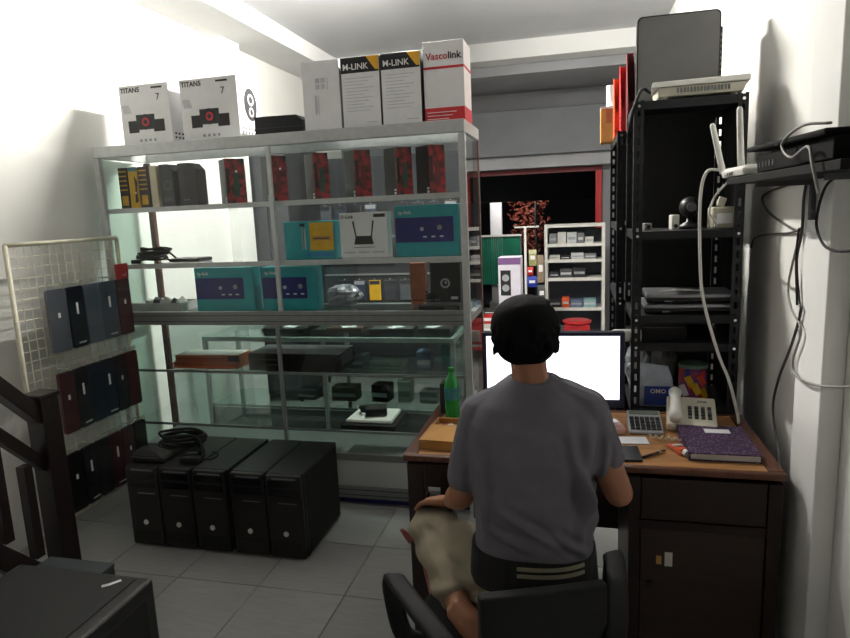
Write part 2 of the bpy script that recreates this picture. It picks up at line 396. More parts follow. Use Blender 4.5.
def tall_carton(x, w, d, h, label):
    return carton('tall_carton', label, 'box', x, 3.31, TZ, w, d, h, white, group='tall white cartons on the cabinet')
t = tall_carton(-1.302, 0.205, 0.23, 0.355, 'plain white tall carton with faint grey icons, left of the two black-topped cartons')
for a in range(2):
    for b in range(2): patch(t, 'printed_icon', print_l, -0.03 + 0.03*a, -0.008 + 0.03*a, 0.215 + 0.03*b, 0.238 + 0.03*b, -0.115)
patch(t, 'printed_text', print_l, -0.038, -0.026, 0.09, 0.185, -0.115); patch(t, 'printed_text', print_l, -0.02, -0.016, 0.09, 0.185, -0.115)
patch(t, 'printed_icon', print_l, 0.035, 0.038, 0.21, 0.27, -0.115)
for i, (x, lab) in enumerate(((-1.086, 'white carton with black and yellow top band, left one of the matching pair'),
                              (-0.872, 'white carton with black and yellow top band, right one of the matching pair'))):
    w, d, h = 0.204, 0.23, 0.355
    t = tall_carton(x, w, d, h, lab); yf = -d/2
    patch(t, 'black_band', print_k, -w/2 + 0.001, w/2 - 0.001, h - 0.078, h - 0.002, yf)
    obj('yellow_corner', MB().prism([(w/2 - 0.068, h - 0.002), (w/2 - 0.001, h - 0.002), (w/2 - 0.001, h - 0.07), (w/2 - 0.02, h - 0.068)], 'y', yf - 0.002, yf - 0.0012), print_y, t)
    text('M-LINK', 0.042, print_w, t, (-w/2 + 0.01, yf - 0.0015, h - 0.062), bold=0.0004)
    for q in range(11):
        ln = 0.15 - 0.05 * ((q * 7) % 3) / 2
        patch(t, 'printed_text', print_l, -w/2 + 0.02, -w/2 + 0.02 + ln, h - 0.105 - 0.016*q, h - 0.102 - 0.016*q, yf)
    patch(t, 'printed_text', print_l, 0.025, 0.085, 0.03, 0.034, yf)
    side_patch(t, 'dark_edge', print_k, -d/2 + 0.002, d/2 - 0.002, 0.002, h - 0.003, w/2)
    obj('dark_edge', MB().box(-w/2 - 0.0012, -w/2 - 0.0001, -d/2 + 0.002, d/2 - 0.002, 0.002, h - 0.003), print_k, t)
w, d, h = 0.205, 0.20, 0.39
t = tall_carton(-0.655, w, d, h, 'tallest white carton with red bands, at the right end of the cabinet top'); yf = -d/2
text('Vasco', 0.046, print_r, t, (-w/2 + 0.014, yf - 0.001, h - 0.085), bold=0.0006)
text('link', 0.046, print_k, t, (-w/2 + 0.126, yf - 0.001, h - 0.085), bold=0.001)
patch(t, 'red_band', print_r, -w/2 + 0.001, w/2 - 0.001, h - 0.13, h - 0.118, yf)
patch(t, 'red_band', print_r, -w/2 + 0.001, w/2 - 0.001, 0.004, 0.075, yf)
for q in range(3): patch(t, 'printed_text', print_w, -w/2 + 0.012, 0.06 - 0.02*q, 0.052 - 0.016*q, 0.055 - 0.016*q, yf, 0.002)
side_patch(t, 'red_band', print_r, -d/2 + 0.001, d/2 - 0.001, h - 0.13, h - 0.118, w/2)
side_patch(t, 'red_band', print_r, -d/2 + 0.001, d/2 - 0.001, 0.004, 0.075, w/2)

# ---------------------------------------------------------------- first shelf
Z1 = SH['s1']
stripe_k = M('black_gold_card', '2a2722', 0.5, var=0.3)
for i, (x, mat, lab) in enumerate(((-2.573, stripe_k, 'narrow black carton with gold stripes, left of the yellow one on the upper shelf'),
                                   (-2.507, yellow, 'narrow yellow carton between two black striped ones on the upper shelf'),
                                   (-2.441, stripe_k, 'narrow black carton with gold stripes, right of the yellow one on the upper shelf'))):
    t = carton('narrow_carton', lab, 'box', x, 3.26, Z1, 0.06, 0.09, 0.235, mat, group='narrow cartons at the left of the upper shelf')
    if mat is stripe_k:
        for q in range(5): patch(t, 'gold_stripe', yellow, -0.024, 0.024, 0.105 + 0.026*q, 0.112 + 0.026*q, -0.045)
        patch(t, 'gold_panel', yellow, -0.018, 0.022, 0.02, 0.075, -0.045)
    else:
        obj('printed_shape', MB().prism([(0.002, 0.03), (0.024, 0.04), (0.02, 0.1), (0.028, 0.15), (0.008, 0.19), (0.012, 0.12)], 'y', -0.0462, -0.0451), stripe_k, t)
        patch(t, 'teal_top', teal_d, -0.03, 0.03, 0.212, 0.234, -0.045)
        disc(t, 'printed_dot', print_w, 0.012, 0.09, 0.006, -0.045, n=8)
t = carton('cream_carton', 'slim cream carton on the upper shelf beside the black cartons', 'box', -2.368, 3.26, Z1, 0.045, 0.10, 0.235, M('cream_card', 'd8cfae', 0.6))
patch(t, 'printed_line', print_l, -0.015, 0.015, 0.12, 0.124, -0.05)
for i, (x, w, lab) in enumerate(((-2.282, 0.088, 'dark grey speaker box with slanted top, left of the plain black one'), (-2.148, 0.115, 'plain black slanted box between the grey one and the red boxes'))):
    t = thing('slanted_box', lab, 'box', (x, 3.26, Z1), 0.0, 'dark slanted boxes on the upper shelf')
    obj('carton', MB().prism([(-w/2, 0), (w/2, 0), (w/2, 0.2), (w*0.2, 0.238), (-w/2, 0.238)], 'y', -0.05, 0.05), char if i == 0 else black, t, bevel=0.003)
    if i == 0:
        disc(t, 'printed_dial', dgrey, 0.005, 0.12, 0.03, -0.05); disc(t, 'printed_dial', black, 0.005, 0.12, 0.018, -0.05, 0.0024)
        patch(t, 'printed_panel', dgrey, -0.03, 0.03, 0.03, 0.055, -0.05)
    else:
        for q in range(2): disc(t, 'printed_dot', print_l, -0.025 + 0.02*q, 0.035, 0.004, -0.05, n=8)
        patch(t, 'printed_panel', char, -0.045, -0.02, 0.02, 0.19, -0.05)
reds = [(-1.90, 0.11, 'leftmost red and black gaming accessory box on the upper shelf'),
        (-1.645, 0.105, 'red and black box behind the middle door stile of the upper shelf'),
        (-1.39, 0.085, 'red and black box just right of the door stile on the upper shelf'),
        (-1.155, 0.095, 'third red and black box from the right on the upper shelf'),
        (-0.93, 0.095, 'second red and black box from the right on the upper shelf'),
        (-0.755, 0.095, 'rightmost red and black box on the upper shelf by the right post')]
redk = M('red_black_print', 'b8262b', 0.45, color2='3a0d12', scale=34, detail=2)
grn = M('dark_green_print', '2a4a38', 0.5)
for i, (x, w, lab) in enumerate(reds):
    th = math.radians(44); d = 0.135; h = 0.245
    t = thing('gaming_box', lab, 'box', (x, 3.27, Z1), th, 'red and black gaming boxes on the upper shelf')
    obj('carton', MB().m(0).box(-w/2, w/2, -d/2 + 0.002, d/2, 0, h), black, t, bevel=0.002)
    fp = obj('front_print', MB().prism([(-w/2, 0.002), (w/2, 0.002), (w/2, h*0.86), (w*0.28, h - 0.003), (-w/2, h - 0.003)], 'y', -d/2 - 0.001, -d/2 + 0.0015), redk, t)
    obj('printed_mouse', MB().prism([(-0.012, 0.04), (0.012, 0.035), (0.02, 0.1), (0.014, 0.165), (-0.006, 0.17), (-0.016, 0.1)], 'y', -d/2 - 0.003, -d/2 - 0.001), darkred if i % 2 else grn, t)
    disc(t, 'printed_glow', print_w if i < 2 else redp, 0.006 + 0.01*(i % 2), 0.175, 0.007, -d/2 - 0.001, 0.003, 8)
    patch(t, 'printed_block', black, -w/2 + 0.004, -w/2 + 0.02, 0.06, 0.19, -d/2 - 0.001)
    obj('printed_label', MB().box(-w/2 - 0.0014, -w/2 - 0.0002, -d/2 + 0.006, -d/2 + 0.026, 0.006, 0.018).box(-w/2 - 0.0014, -w/2 - 0.0002, -d/2 + 0.006, -d/2 + 0.026, 0.024, 0.034), print_w, t)

# ---------------------------------------------------------------- second shelf
Z2 = SH['s2']
def coil(c, rx, ry, turns, r, zs, seed, tails=()):
    rnd = random.Random(seed); pts = []
    for k in range(turns * 10):
        a = 2*math.pi*k/10; q = 1 + 0.18*math.sin(k*0.7 + seed) ; 
        pts.append((c[0] + rx*q*math.cos(a), c[1] + ry*q*math.sin(a), c[2] + r + zs*(k/(turns*10)) + rnd.uniform(0, zs*0.15)))
    return MB().tube(smooth_path(pts + list(tails), 2), r, 6)
t = thing('cable_coil', 'messy coil of black cable at the left of the second shelf', 'cable', (-2.47, 3.28, Z2))
obj('loops', coil((0, 0, 0), 0.095, 0.06, 7, 0.006, 0.075, 3, [(0.12, 0.02, 0.03), (0.14, 0.03, 0.008)]), black_m, t, smooth=True)
obj('plug', MB().rbox((-0.06, -0.09, 0.012), (0.05, 0.03, 0.022), (0, 0, 0.4)), black, t, bevel=0.003)
t = thing('flat_tablet', 'thin black tablet lying flat beside the cable coil', 'tablet', (-2.225, 3.28, Z2))
obj('body', MB().rbox((0, 0, 0.011), (0.20, 0.14, 0.02)), black, t, bevel=0.006)
obj('screen', MB().box(-0.09, 0.09, -0.06, 0.06, 0.0212, 0.0222), black_g, t)

def teal_box(x, y, z, w, h, label, style):
    d = 0.09; yf = -d/2
    t = carton('router_carton', label, 'box', x, y, z, w, d, h, teal, group='teal and white router cartons')
    if style == 'yellow':
        patch(t, 'yellow_panel', yellow, 0.005, w/2 - 0.004, 0.045, h - 0.008, yf)
        patch(t, 'printed_text', kraft, 0.02, w/2 - 0.02, 0.10, 0.122, yf, 0.002); patch(t, 'printed_text', print_k, 0.03, w/2 - 0.03, 0.107, 0.113, yf, 0.0026)
        patch(t, 'printed_antenna', print_k, -0.052, -0.022, h - 0.028, h - 0.012, yf); patch(t, 'printed_antenna', print_g, -0.044, -0.036, 0.05, h - 0.028, yf); patch(t, 'printed_antenna', print_l, -0.028, -0.02, 0.05, h - 0.04, yf)
        patch(t, 'blue_strip', M('sky_blue_print', '2a86b8', 0.5), -0.02, w/2 - 0.01, 0.012, 0.034, yf)
    else:
        patch(t, 'navy_panel', navy, -w/2 + 0.003, w/2 - w*0.17 if style != 'big' else w/2 - 0.028, h*0.27, h*0.76, yf)
        text('tp-link', 0.028, print_w, t, (-w/2 + 0.02, yf - 0.001, h*0.83))
        for q in range(3): patch(t, 'printed_icon', print_w, -0.02 + 0.045*q, 0.0 + 0.045*q, h*0.36, h*0.39, yf, 0.002)
        disc(t, 'printed_icon', print_l, -0.025, h*0.53, 0.011, yf, 0.0024, 10); disc(t, 'printed_icon', print_g, 0.07, h*0.55, 0.014, yf, 0.0024, 10)
    side_patch(t, 'dark_side', teal_d, -d/2 + 0.002, d/2 - 0.002, 0.002, h - 0.002, w/2)
    return t
teal_box(-1.447, 3.28, Z2, 0.295, 0.205, 'teal router carton with a large yellow panel on the second shelf', 'yellow')
w, d, h = 0.268, 0.08, 0.24; yf = -d/2
t = carton('router_carton', 'white router carton picturing a two-antenna router, middle of the second shelf', 'box', -1.128, 3.27, Z2, w, d, h, white, group='teal and white router cartons')
text('D-Link', 0.026, print_k, t, (-w/2 + 0.008, yf - 0.001, h - 0.03), bold=0.0006)
patch(t, 'printed_badge', print_k, 0.06, 0.125, h - 0.028, h - 0.01, yf)
obj('printed_router', MB().prism([(-0.055, 0.07), (0.055, 0.07), (0.045, 0.115), (-0.045, 0.115)], 'y', yf - 0.0015, yf - 0.0001), print_k, t)
for s in (-1, 1): obj('printed_antenna', MB().prism([(s*0.04, 0.11), (s*0.047, 0.11), (s*0.062, 0.195), (s*0.052, 0.195)], 'y', yf - 0.0015, yf - 0.0001), print_k, t)
patch(t, 'printed_text', print_g, -0.06, 0.06, 0.052, 0.057, yf)
for q in range(3): patch(t, 'printed_text', print_l, -0.115 + 0.08*q, -0.05 + 0.08*q, 0.024, 0.032, yf)
teal_box(-0.783, 3.29, Z2, 0.345, 0.265, 'large teal router carton with navy panel at the right end of the second shelf', 'big')

# ---------------------------------------------------------------- third shelf
Z3 = SH['s3']
t = thing('plastic_tray', 'clear plastic tray of small loose parts at the left of the third shelf', 'tray', (-2.44, 3.29, Z3))
obj('tray', MB().box(-0.17, 0.17, -0.09, 0.09, 0.0, 0.006).box(-0.17, 0.17, -0.09, -0.085, 0.006, 0.05).box(-0.17, 0.17, 0.085, 0.09, 0.006, 0.05).box(-0.17, -0.165, -0.085, 0.085, 0.006, 0.05).box(0.165, 0.17, -0.085, 0.085, 0.006, 0.05), M('frosted_plastic', 'b9bcbb', 0.35, var=0.08), t)
for q in range(6): obj('small_part', MB().rbox((-0.10 + 0.042*q, 0.01*(q % 3) - 0.01, 0.036 + 0.008*(q % 2)), (0.035, 0.05, 0.05), (0.2*q, 0.3, 0.5*q)), [offw, dgrey, white_p][q % 3], t, bevel=0.004)
teal_box(-1.99, 3.27, Z3, 0.375, 0.25, 'teal router carton with navy panel on the third shelf, left of the door stile', 'navy')
teal_box(-1.59, 3.28, Z3, 0.33, 0.245, 'teal router carton with navy panel on the third shelf behind the door stile', 'navy')
bagm = M('grey_film', '7d828a', 0.25, var=0.3, scale=25)
def crumpled(name, label, c, size, mat, seed, cat='bag', nu=22, nv=14, amp=0.25):
    mb = MB(); rings = []
    for i in range(nv + 1):
        tt = math.pi * min(max(i, 0.03), nv - 0.03) / nv; rg = []
        for j in range(nu):
            a = 2*math.pi*j/nu
            p = Vector((math.sin(tt)*math.cos(a), math.sin(tt)*math.sin(a), -math.cos(tt)))
            k = 1 + amp * mnoise.noise(p*2.3 + Vector((seed, 0, 0))) + amp*0.5*mnoise.noise(p*6 + Vector((0, seed, 0)))
            q = p * k
            rg.append((q.x*size[0]/2, q.y*size[1]/2, max(0.0, (q.z*0.5 + 0.5)*size[2])))
        rings.append(rg)
    mb.loft(rings)
    return tag(obj(name, mb, mat, loc=c), label, cat)
crumpled('plastic_bag', 'crumpled grey plastic pouch on the third shelf beside the teal carton', (-1.30, 3.33, Z3), (0.2, 0.14, 0.13), bagm, 4.2)
t = carton('orange_folder', 'narrow upright orange-brown folder at the back of the third shelf', 'folder', -0.888, 3.44, Z3, 0.085, 0.06, 0.235, orange_c)
patch(t, 'spine_label', darkred, -0.03, 0.03, 0.02, 0.03, -0.03)
t = carton('webcam_carton', 'black carton with a round silver lens print beside the orange folder', 'box', -0.728, 3.44, Z3, 0.17, 0.07, 0.235, black)
disc(t, 'printed_lens', print_g, 0.0, 0.12, 0.028, -0.035); disc(t, 'printed_lens', print_k, 0.0, 0.12, 0.017, -0.035, 0.0024); disc(t, 'printed_lens', print_l, 0.004, 0.124, 0.006, -0.035, 0.003, 8)
patch(t, 'printed_text', print_l, 0.03, 0.07, 0.03, 0.045, -0.035)
t = thing('black_router', 'flat black router with a tangle of cable at the right end of the third shelf', 'router', (-0.72, 3.24, Z3))
obj('body', MB().rbox((0, 0, 0.015), (0.22, 0.12, 0.028)), black, t, bevel=0.006)
obj('cable', coil((-0.04, 0.0, 0.03), 0.035, 0.028, 4, 0.004, 0.06, 9), black_m, t, smooth=True)
obj('port_row', MB().box(0.03, 0.10, -0.0615, -0.0602, 0.008, 0.02), dgrey, t)

# ---------------------------------------------------------------- fourth and fifth shelf
Z4 = SH['s4']
t = carton('orange_carton', 'flat orange carton under another one on the fourth shelf', 'box', -2.135, 3.25, Z4, 0.42, 0.16, 0.036, orange_c)
patch(t, 'printed_band', orange, -0.2, 0.2, 0.006, 0.014, -0.08)
t = carton('orange_carton', 'flat orange carton with white top lying on the lower orange one', 'box', -2.12, 3.25, Z4 + 0.037, 0.41, 0.15, 0.042, orange_c, rot=0.05)
obj('top_print', MB().box(-0.195, 0.195, -0.07, 0.07, 0.0422, 0.0432), offw, t); patch(t, 'black_end', print_k, 0.13, 0.2, 0.006, 0.038, -0.075)
patch(t, 'printed_band', darkred, -0.195, 0.12, 0.02, 0.026, -0.075)
t = thing('dvd_player', 'long black set-top box on the fourth shelf behind the lower stile', 'player', (-1.555, 3.26, Z4))
obj('body', MB().box(-0.275, 0.275, -0.12, 0.12, 0.004, 0.10), black_g, t, bevel=0.003)
obj('top_edge', MB().box(-0.27, 0.27, -0.118, 0.118, 0.1002, 0.104), dgrey, t); obj('vent', MB().box(0.2755, 0.277, -0.09, 0.09, 0.03, 0.085), char, t)
for q in range(2): obj('front_slot', MB().box(-0.22, -0.1, -0.1215, -0.1202, 0.035 + 0.03*q, 0.04 + 0.03*q), dgrey, t)
Z5 = SH['s5']
t = thing('receipt_printer', 'white and black scanner tray with a black adapter on the fifth shelf', 'scanner', (-1.13, 3.25, Z5))
obj('base', MB().loft([[(-0.17,-0.11,0),(0.15,-0.11,0),(0.16,0.11,0),(-0.15,0.11,0)], [(-0.165,-0.11,0.03),(0.15,-0.11,0.03),(0.16,0.11,0.045),(-0.145,0.11,0.045)]]), black, t, bevel=0.004)
obj('white_lid', MB().loft([[(-0.145,-0.09,0.036),(0.125,-0.09,0.036),(0.13,0.095,0.05),(-0.12,0.095,0.05)], [(-0.14,-0.085,0.052),(0.12,-0.085,0.052),(0.125,0.09,0.066),(-0.115,0.09,0.066)]]), white_p, t, bevel=0.003)
obj('adapter', MB().rbox((0.01, 0.0, 0.083), (0.12, 0.09, 0.045), (0.05, 0, 0.3)), black_m, t, bevel=0.006)
obj('cord', coil((-0.05, 0.02, 0.06), 0.04, 0.03, 3, 0.005, 0.03, 2), black_m, t, smooth=True)

# ------------------------------------------------------------------ glass counter behind the cabinet
KX0, KX1, KY0, KY1, KZ = -2.60, -0.78, 3.86, 4.32, 0.80
ct = thing('glass_counter', 'low glass shop counter standing behind the tall cabinet', 'counter', (-1.7, 4.09, 0), world=True)
for x in (KX0, KX1 - 0.028, -1.70):
    for y in (KY0, KY1 - 0.025): obj('post', MB().box(x, x + 0.028, y, y + 0.025, 0, KZ - 0.036), alu, ct)
for y in (KY0, KY1 - 0.028): obj('top_rail', MB().box(KX0, KX1, y, y + 0.028, KZ - 0.034, KZ - 0.004), alu, ct)
for x in (KX0, KX1 - 0.028): obj('top_rail', MB().box(x, x + 0.028, KY0 + 0.03, KY1 - 0.03, KZ - 0.034, KZ - 0.004), alu, ct)
obj('glass_top', MB().box(KX0, KX1, KY0, KY1, KZ - 0.003, KZ + 0.004), gl_g, ct)
for z in (0.30, 0.54):
    obj('glass_shelf', MB().box(KX0 + 0.03, KX1 - 0.03, KY0 + 0.03, KY1 - 0.03, z - 0.007, z), gl_g, ct)
    obj('shelf_strip', MB().box(KX0 + 0.03, KX1 - 0.03, KY0 + 0.016, KY0 + 0.028, z - 0.012, z + 0.002), alu_d, ct)
obj('end_glass', MB().box(KX1 - 0.010, KX1 - 0.005, KY0 + 0.03, KY1 - 0.03, 0.10, KZ - 0.036), gl, ct)
obj('base_panel', MB().box(KX0 + 0.03, KX1 - 0.03, KY0 + 0.004, KY0 + 0.016, 0.02, 0.285), dgrey, ct)
obj('base_board', MB().box(KX0 + 0.03, KX1 - 0.03, KY0 + 0.03, KY1 - 0.03, 0.09, 0.105), char, ct)
def small_carton(label, cat, x, y, z, w, d, h, mat, rot=0.0, band=None, name='accessory_carton'):
    t = carton(name, label, cat, x, y, z, w, d, h, mat, rot, 'small goods in the glass counter')
    patch(t, 'printed_band', band or print_g, -w/2 + 0.004, w/2 - 0.004, h*0.3, h*0.55, -d/2)
    return t
brick = M('brown_card', '4a3a30', 0.6)
bluegrey = M('blue_grey_card', '5c6c88', 0.5)
CI = [(-1.30, 0.545, 0.24, 0.05, offw, 'long pale carton on the counter upper shelf', None), (-1.52, 0.545, 0.13, 0.09, dgrey, 'grey carton on the counter upper shelf near the black player', None),
      (-1.03, 0.545, 0.10, 0.12, bluegrey, 'blue-grey carton on the counter upper shelf', print_l), (-0.87, 0.545, 0.07, 0.17, teal_d, 'tall teal carton at the right end of the counter shelf', teal),
      (-1.83, 0.545, 0.2, 0.07, brick, 'brown carton on the counter upper shelf left of the post', kraft), (-2.1, 0.545, 0.14, 0.10, grey, 'grey carton on the counter upper shelf far left', None),
      (-1.35, 0.305, 0.12, 0.12, black, 'black carton on the counter lower shelf', print_l), (-1.18, 0.305, 0.09, 0.15, offw, 'pale upright carton on the counter lower shelf', None),
      (-1.0, 0.305, 0.13, 0.08, grey, 'grey carton on the counter lower shelf at right', print_l), (-1.62, 0.305, 0.18, 0.1, brick, 'brown carton on the counter lower shelf', None),
      (-1.9, 0.305, 0.14, 0.07, dgrey, 'dark grey carton on the counter lower shelf', None)]
for x, z, w, h, mm, lab, band in CI: small_carton(lab, 'box', x, 4.08, z + 0.002, w, 0.12, h, mm, random.uniform(-0.12, 0.12), band)
crumpled('film_bundle', 'crumpled bundle of clear film in the glass counter at right', (-0.87, 4.20, 0.307), (0.1, 0.09, 0.13), bagm, 8.1)
KT = KZ + 0.0045
for i, (x, y, w, d, mm, lab) in enumerate([(-2.02, 4.10, 0.34, 0.26, black, 'flat black panel at the left of the counter top'), (-1.58, 4.12, 0.26, 0.24, brick, 'flat brown folder lying on the counter top'),
                                       (-1.24, 4.08, 0.30, 0.22, char, 'flat charcoal keyboard box on the counter top'), (-0.93, 4.1, 0.22, 0.24, black, 'flat black box at the right of the counter top')]):
    t = carton('flat_box', lab, 'box', x, y, KT, w, d, 0.03, mm, random.uniform(-0.1, 0.1))
    obj('lid_print', MB().box(-w/2 + 0.01, w/2 - 0.01, -d/2 + 0.01, d/2 - 0.01, 0.0302, 0.0312), [char, brick, dgrey, char][i], t)
for i, (x, y, lab) in enumerate([(-2.0, 4.05, 'white paper slip on the black panel of the counter'), (-1.56, 4.05, 'white paper slip on the brown folder'), (-1.22, 4.04, 'white folded paper on the charcoal keyboard box'), (-0.96, 4.06, 'white card at the right of the counter top')]):
    tag(obj('paper_slip', MB().loft([[(-0.05,-0.04,0),(0.05,-0.04,0),(0.05,0.04,0),(-0.05,0.04,0)], [(-0.05,-0.04,0.0015),(0.05,-0.04,0.0015),(0.05,0.04,0.004),(-0.05,0.04,0.0015)]]), white, loc=(x, y, KT + 0.0318), rot=(0, 0, 0.4*i)), lab, 'paper', 'paper slips on the counter')

# accessory board with hanging packs behind the counter
ab = thing('accessory_board', 'dark grey pegboard of hanging accessories behind the counter', 'display board', (-1.6, 5.62, 0), world=True)
obj('panel', MB().box(-2.45, -0.98, 5.62, 5.65, 0.25, 2.12), M('pegboard_grey', '26282d', 0.7, var=0.1, scale=3), ab)
for x in (-2.43, -1.02): obj('leg', MB().box(x, x + 0.03, 5.60, 5.67, 0, 2.12), alu_d, ab)
for z in (0.55, 0.9, 1.25, 1.6): obj('hook_rail', MB().box(-2.4, -1.03, 5.605, 5.619, z + 0.135, z + 0.15), alu_d, ab)
packc = [M('pack_charcoal', '33353a', 0.4), M('pack_blue', '2a3346', 0.4), black, M('pack_slate', '3a4250', 0.4), M('pack_grey', '55595f', 0.35), M('pack_smoke', '3a3d44', 0.35)]
wordz = {0.55: 'bottom', 0.9: 'third', 1.25: 'second', 1.6: 'top'}
ordn = ['first', 'second', 'third', 'fourth', 'fifth', 'sixth', 'seventh', 'eighth', 'ninth']
for z in (1.6, 1.25, 0.9, 0.55):
    for k in range(9):
        if (k*7 + int(z*20)) % 6 == 0: continue
        t = thing('accessory_pack', 'hanging accessory pack, %s from left on the %s rail of the grey board' % (ordn[k], wordz[z]), 'pack', (-2.32 + 0.15*k, 5.595, z - 0.10), 0, 'packs on the accessory board')
        yel = (z == 0.9 and k == 3)
        obj('pouch', MB().box(-0.055, 0.055, -0.012, 0.008, 0, 0.19), yellow if yel else packc[(k*5 + int(z*10)) % 6], t, bevel=0.004)
        obj('header', MB().box(-0.05, 0.05, -0.0135, -0.0122, 0.15, 0.185), print_g if (k*3 + int(z*10)) % 5 == 0 else char, t)
        obj('hook', MB().cyl((0, -0.02, 0.2), (0, 0.009, 0.2), 0.003, n=6), alu, t)
# grey steel cupboard by the left wall
t = thing('steel_cupboard', 'tall dark grey steel cupboard by the left wall behind the pilaster', 'cupboard', (-2.52, 5.16, 0))
obj('body', MB().box(-0.22, 0.16, -0.25, 0.42, 0.06, 2.2), char, t, bevel=0.006)
for q in (0, 1): 
    dd = obj('door', MB().box(-0.215 + 0.19*q, -0.032 + 0.19*q, -0.262, -0.2505, 0.1, 2.15), M('door_grey%d' % q, '3c3e42', 0.55), t, bevel=0.003)
    obj('handle', MB().box(-0.06 + 0.06*q, -0.05 + 0.06*q, -0.27, -0.2625, 0.62, 0.74), chrome, dd)
for sx in (-0.2, 0.14):
    for sy in (-0.23, 0.40): obj('foot', MB().cyl((sx, sy, 0), (sx, sy, 0.06), 0.015, n=8), black, t)
for i, (x, h) in enumerate(((-0.1, 0.06), (0.03, 0.08))):
    tag(obj('white_cup', MB().lathe([(0.028, 0), (0.034, h), (0.03, h), (0.025, 0.006)], n=14), white_p, loc=(-2.52 + x, 5.12, 1.2802), smooth=True), ['small white cup on the grey cupboard, nearer the wall', 'taller white cup on the grey cupboard'][i], 'cup')

# ------------------------------------------------------------------ front of the shop, beyond the counter
pc = carton('speaker_tower_carton', 'tall white speaker carton with purple top on a low crate', 'box', -0.54, 5.05, 0.62, 0.175, 0.2, 0.60, M('lilac_white_card', 'cfcad6', 0.55))
purple = M('purple_print', '6a4a78', 0.5)
patch(pc, 'purple_top', purple, -0.0865, 0.0865, 0.545, 0.598, -0.1); patch(pc, 'printed_speaker', print_k, -0.07, 0.01, 0.3, 0.5, -0.1)
disc(pc, 'printed_cone', print_g, -0.03, 0.44, 0.028, -0.1, 0.0024); disc(pc, 'printed_cone', print_g, -0.03, 0.36, 0.028, -0.1, 0.0024)
side_patch(pc, 'printed_speaker', print_k, -0.06, 0.0, 0.2, 0.3, 0.0875)
pcr = thing('crate', 'grey low crate under the purple-topped carton', 'crate', (-0.54, 5.05, 0))
obj('body', MB().box(-0.16, 0.16, -0.16, 0.16, 0, 0.60), dgrey, pcr, bevel=0.006); obj('rim', MB().box(-0.17, 0.17, -0.17, 0.17, 0.602, 0.619), grey, pcr, bevel=0.004)
for q in range(4): obj('rib', MB().box(-0.16, 0.16, -0.168, -0.161, 0.1 + 0.13*q, 0.12 + 0.13*q), grey, pcr)
zz = 0.30
for i, (h, mm, lab) in enumerate([(0.16, grey, 'grey carton at the bottom of the stack beside the cabinet'), (0.12, offw, 'pale carton second from the bottom of the stack beside the cabinet'), (0.10, dgrey, 'dark grey carton in the stack beside the cabinet'),
                             (0.08, offw, 'pale carton under the red one in the stack beside the cabinet'), (0.075, red, 'red printed carton near the top of the stack beside the cabinet'), (0.02, black, 'thin black tray topping the stack beside the cabinet')]):
    t = carton('stacked_carton', lab, 'box', -0.655 + 0.004*i, 4.62, zz, 0.125, 0.16, h, mm, 0.03*((i*3) % 4 - 1), 'cartons stacked beside the cabinet')
    patch(t, 'printed_band', print_w, -0.05, 0.05, h*0.3, h*0.6, -0.08); zz += h + 0.0015
t = thing('low_stool', 'dark low stool under the carton stack beside the cabinet', 'stool', (-0.65, 4.62, 0))
obj('seat', MB().box(-0.12, 0.12, -0.12, 0.12, 0.27, 0.298), black, t, bevel=0.004)
for sx in (-1, 1):
    for sy in (-1, 1): obj('leg', MB().cyl((sx*0.1, sy*0.1, 0), (sx*0.09, sy*0.09, 0.269), 0.014, n=8), black, t)

st = thing('snack_stand', 'white pole stand with a cross arm and hanging snack packets', 'stand', (-0.50, 6.0, 0), world=True)
obj('pole', MB().cyl((-0.50, 6.0, 0.02), (-0.50, 6.0, 1.425), 0.012, n=10), white_p, st, smooth=True)
obj('arm', MB().cyl((-0.60, 6.0, 1.42), (-0.37, 6.0, 1.42), 0.008, n=8), white_p, st, smooth=True)
obj('base', MB().lathe([(0.16, 0), (0.16, 0.015), (0.02, 0.022)], (-0.5, 6.0, 0)), white_p, st)
for i, (x, z, w, h, mm, lab) in enumerate([(-0.43, 1.06, 0.07, 0.15, M('khaki_pack', '9a9a6a', 0.4), 'khaki snack packet near the top of the pole stand'), (-0.455, 0.97, 0.055, 0.08, red, 'red snack packet on the pole stand'), (-0.44, 0.86, 0.09, 0.10, blue, 'blue snack packet on the pole stand'),
                                   (-0.36, 0.90, 0.06, 0.26, M('beige_pack', '8d7a68', 0.45), 'long beige snack packet on the pole stand'), (-0.355, 0.72, 0.07, 0.16, dgrey, 'grey snack packet low on the pole stand')]):
    t = thing('snack_packet', lab, 'packet', (x, 5.96, z), 0.1*i, 'packets on the pole stand')
    obj('pouch', MB().loft([[(-w/2, -0.002, 0), (w/2, -0.002, 0), (w/2, 0.002, 0), (-w/2, 0.002, 0)], [(-w/2, -0.014, h*0.3), (w/2, -0.014, h*0.3), (w/2, 0.014, h*0.3), (-w/2, 0.014, h*0.3)], [(-w/2, -0.014, h*0.75), (w/2, -0.014, h*0.75), (w/2, 0.014, h*0.75), (-w/2, 0.014, h*0.75)], [(-w/2, -0.002, h), (w/2, -0.002, h), (w/2, 0.002, h), (-w/2, 0.002, h)]]), mm, t)
    obj('printed_label', MB().box(-w*0.3, w*0.3, -0.0155, -0.0142, h*0.4, h*0.65), print_w, t)

